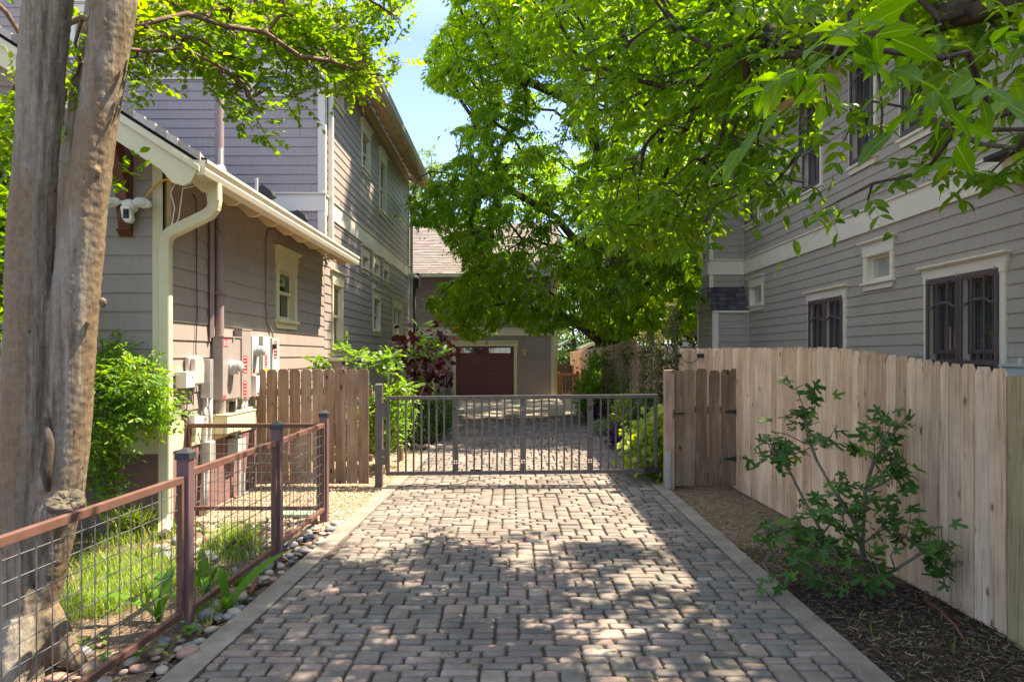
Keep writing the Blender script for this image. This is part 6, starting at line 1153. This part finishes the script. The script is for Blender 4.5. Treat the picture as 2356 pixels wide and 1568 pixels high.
roots = [[fb, P(1992, 1300, 5.1), P(1985, 1250, 5.15), P(1960, 1190, 5.2)], [P(1992, 1300, 5.1), P(1965, 1200, 5.15), P(1920, 1130, 5.2), P(1880, 1060, 5.25), P(1860, 1010, 5.3), P(1850, 950, 5.3)], [P(1985, 1250, 5.15), P(1990, 1130, 5.2), P(2010, 1060, 5.25), P(2050, 1000, 5.2), P(2090, 965, 5.2)], [fb, P(1900, 1240, 5.3), P(1850, 1150, 5.5), P(1800, 1050, 5.55), P(1775, 1035, 5.55)], [fb, P(2060, 1310, 4.9), P(2130, 1265, 4.75), P(2180, 1250, 4.7)], [fb, P(1880, 1310, 5.0), P(1790, 1240, 5.2)], [P(2010, 1060, 5.25), P(2045, 1120, 5.1), P(2050, 1060, 5.1)]]
clus = [(1850, 935, 35, 5.3, 7), (1830, 960, 30, 5.3, 5), (1870, 985, 30, 5.3, 4), (1895, 1010, 40, 5.3, 6), (1775, 1010, 30, 5.5, 6), (1765, 1040, 25, 5.5, 5), (1800, 1055, 35, 5.5, 8), (2095, 950, 20, 5.2, 5), (2020, 1000, 30, 5.2, 6), (2060, 1020, 35, 5.15, 9), (2040, 1070, 35, 5.1, 9), (2065, 1100, 30, 5.1, 7), (1975, 1040, 25, 5.2, 5), (1905, 1160, 45, 5.2, 8), (1960, 1180, 60, 5.1, 14), (2030, 1210, 50, 5.0, 12), (1880, 1230, 60, 5.1, 14), (1800, 1235, 45, 5.3, 9), (1770, 1225, 30, 5.3, 5), (1840, 1290, 60, 5.0, 12), (1930, 1290, 60, 4.9, 13), (2010, 1290, 45, 4.9, 9), (2080, 1230, 30, 4.9, 5), (2170, 1250, 35, 4.7, 8), (2200, 1290, 35, 4.6, 9), (2140, 1220, 25, 4.75, 4), (1995, 1140, 40, 5.15, 6), (1930, 1110, 25, 5.2, 3)]
tf = np.concatenate([[P(u+random.gauss(0, r*.55), v+random.gauss(0, r*.5), Y+random.gauss(0, .12)) for _ in range(k)] for u, v, r, Y, k in clus])
nd, pr = skeleton(roots, tf, .25, .05, .2); limb_mesh('stems', nd, pr, .003, .013, M['bark_f'], FB, 6, .4)
n = int(len(tf)*2.0); p = np.concatenate([tf, tf, tf])[:n]+rng.standard_normal((n, 3))*.04; p[:, 0] = np.minimum(p[:, 0], 2.95); d = norm(rng.standard_normal((n, 3))*np.array([1, .8, .35])+np.array([-.1, -.25, -.12])); place_leaves('leaves', TF, p, d, norm(UPZ+np.array([0, -.5, 0])+.4*rng.standard_normal((n, 3))), .115*(.45+.7*rng.random(n)), M['l_fig'], FB, rnd=np.clip(rng.random(n)**2, 0, 1))
# ---------- grass and strap plants ----------
def grass(name, lab, n, region, h, mat, z=-.03, lean=.5, w=.0035, kind='stuff', tufts=None):
    q = region(n)
    while len(q) < n: q = np.concatenate([q, region(n)])
    q = q[:n]; a = rng.random(n)*6.283; hh = h*(.45+.75*rng.random(n)); dx = np.stack([np.cos(a), np.sin(a), np.zeros(n)], 1); sd = np.stack([-np.sin(a), np.cos(a), np.zeros(n)], 1); ln = lean*(.3+rng.random(n)); b = np.concatenate([q, np.full((n, 1), z)], 1); V = []
    for t, ww in ((0, 1), (.45, .85), (.8, .5), (1, .05)):
        c_ = b+dx*(ln*hh*t**1.9)[:, None]+UPZ*(hh*(t-.28*t*t*ln))[:, None]; V += [c_-sd*w*ww, c_+sd*w*ww]
    V = np.stack(V, 1).reshape(-1, 3); base = (np.arange(n)*8)[:, None]; fs = np.concatenate([base+np.array([[2*k, 2*k+1, 2*k+3, 2*k+2]]) for k in range(3)]); return tag(np_mesh(name, V, fs, M[mat], None, {'rnd': np.repeat(rng.random(n), 8), 'mid': np.ones(n*8)}), lab, 'grass', kind=kind)
def blob(cs):
    cs = np.array(cs, float)
    def r(n):
        k = rng.choice(len(cs), n, p=cs[:, 3]/cs[:, 3].sum()); return cs[k, :2]+rng.standard_normal((n, 2))*cs[k, 2:3]*np.array([1, .9])
    return r
Gx = lambda u, v: tuple(G(u, v)[:2])
grass('grass', 'bright green grass growing between the mesh fence, the tree and the nandina', 9000, blob([(*Gx(250, 1360), .18, 2), (*Gx(320, 1320), .2, 3), (*Gx(350, 1350), .12, 1.4), (*Gx(270, 1290), .22, 1.5), (*Gx(200, 1390), .15, 1.6), (*Gx(310, 1230), .18, 1.6), (*Gx(345, 1215), .14, 1.0), (*Gx(520, 1255), .13, 1.2), (*Gx(545, 1275), .1, .6), (*Gx(490, 1330), .1, .5)]), .12, 'l_grass')
grass('sedge_tuft', 'arching pale tuft of sedge beside the nandina', 900, blob([(*Gx(305, 1225), .07, 1)]), .36, 'l_grass', lean=.9, kind=None)
grass('sedge_tuft', 'tuft of long grass against the maroon foundation', 500, blob([(*Gx(360, 1180), .07, 1)]), .34, 'l_grass', lean=.8, kind=None)
grass('sedge_tuft', 'sunlit yellow-green tuft behind the second mesh panel', 800, blob([(*Gx(540, 1262), .09, 1)]), .3, 'l_grass', lean=.8, kind=None)
grass('weeds', 'scattered small weeds along the stones and mulch', 1100, blob([(*Gx(470, 1410), .06, 1), (*Gx(500, 1385), .05, 1), (*Gx(560, 1330), .06, 1), (*Gx(2190, 1440), .3, .12), (*Gx(2080, 1500), .35, .12), (*Gx(1900, 1330), .2, .06)]), .08, 'l_grass', z=-.035)
n = 420; jx = -1.5+3.3*rng.random(n); jy = 2.8+7*rng.random(n); ok = jx > np.array([xl(y) for y in jy])+.02; cc = np.stack([jx, jy], 1)[ok]; cc = cc[n3(np.concatenate([cc, 0*cc[:, :1]], 1), 2.) > .05]; own = np.repeat(cc, 5, 0)+rng.standard_normal((len(cc)*5, 2))*.008
t = np_mesh('joint_weeds', *(lambda o: (np.zeros((4, 3)), np.array([[0, 1, 2, 3]])))(0), M['l_grass']); bpy.data.objects.remove(t)
nn = len(own); p = np.concatenate([own, np.full((nn, 1), .003)], 1); tag(place_leaves('joint_weeds', T1w, p, norm(rng.standard_normal((nn, 3))*np.array([1, 1, .3])+np.array([0, 0, .6])), norm(UPZ+.5*rng.standard_normal((nn, 3))), .014*(.5+rng.random(nn)), M['l_bright'], None), 'tiny green seedlings sprouting in the paver joints', 'weeds', kind='stuff')
def strap(lab, base, leaves, nm='strap_leaf_plant'):
    base = np.asarray(base, float); t = thing(nm, lab, 'plant', base, None)
    for (dx, dy, h, L_, w, droop) in leaves:
        n = 12; V = []; d = norm(np.array([dx, dy, 0.])); s = np.array([-d[1], d[0], 0]);
        for k in range(n+1):
            q = k/n; c_ = base+d*L_*q**1.3+UPZ*(h*(q*(1+droop)-droop*q**2.6*1.9)); ww = w*(math.sin(math.pi*min(1, .12+q*.88)))**.7*(1 if q < 1 else 0.05); V += [c_-s*ww+UPZ*ww*.35, c_, c_+s*ww+UPZ*ww*.35]
        fs = [(3*k+j, 3*k+j+1, 3*k+j+4, 3*k+j+3) for k in range(n) for j in range(2)]; np_mesh('leaf', np.array(V), np.array(fs), M['l_iris'], t, {'rnd': np.full(len(V), random.random()), 'mid': np.tile([1, 0, 1.], n+1)}, smooth=True)
strap('broad strap-leaved plant behind the nearest fence post with one long leaf reaching left', (-2.35, 4.55, -.03), [(-1, -.1, .28, .55, .035, .5), (.2, .4, .42, .12, .05, .2), (-.3, .6, .4, .15, .04, .3), (.5, -.2, .3, .2, .035, .8), (-.6, .2, .3, .12, .03, .9)])
strap('upright strap-leaved plant just right of the nearest fence post', (-2.2, 4.9, -.03), [(.15, .1, .55, .08, .022, .1), (-.2, .2, .45, .1, .04, .2), (.4, .3, .35, .18, .035, .6), (-.5, -.1, .38, .16, .03, .4), (.1, -.3, .3, .15, .028, .8)])
strap('strap-leaved plant whose broad leaf arches over the kerb-side stones', (-1.98, 4.75, -.03), [(.75, .95, .36, .5, .05, .15), (.2, -.5, .2, .2, .03, .4), (-.2, .1, .35, .1, .035, .2)])
for k, (x, y) in enumerate([Gx(470, 1400), Gx(200, 1480), Gx(250, 1520), Gx(330, 1500), Gx(440, 1450)]):
    n = 26; p = np.stack([x+.05*rng.standard_normal(n), y+.05*rng.standard_normal(n), .0+.05*rng.random(n)], 1); o = place_leaves('seedling', TOV, p, norm(rng.standard_normal((n, 3))*np.array([1, 1, .2])), norm(UPZ+.3*rng.standard_normal((n, 3))), .045, M['l_bright'], None); tag(o, ['green seedling clump beside the nearest fence post base', 'leafy seedlings at the foot of the trunk', 'leafy seedlings nearest the frame bottom inside the mesh fence', 'green seedlings among stones under the near mesh panel', 'small seedling clump by the large pink stone'][k], 'seedling')
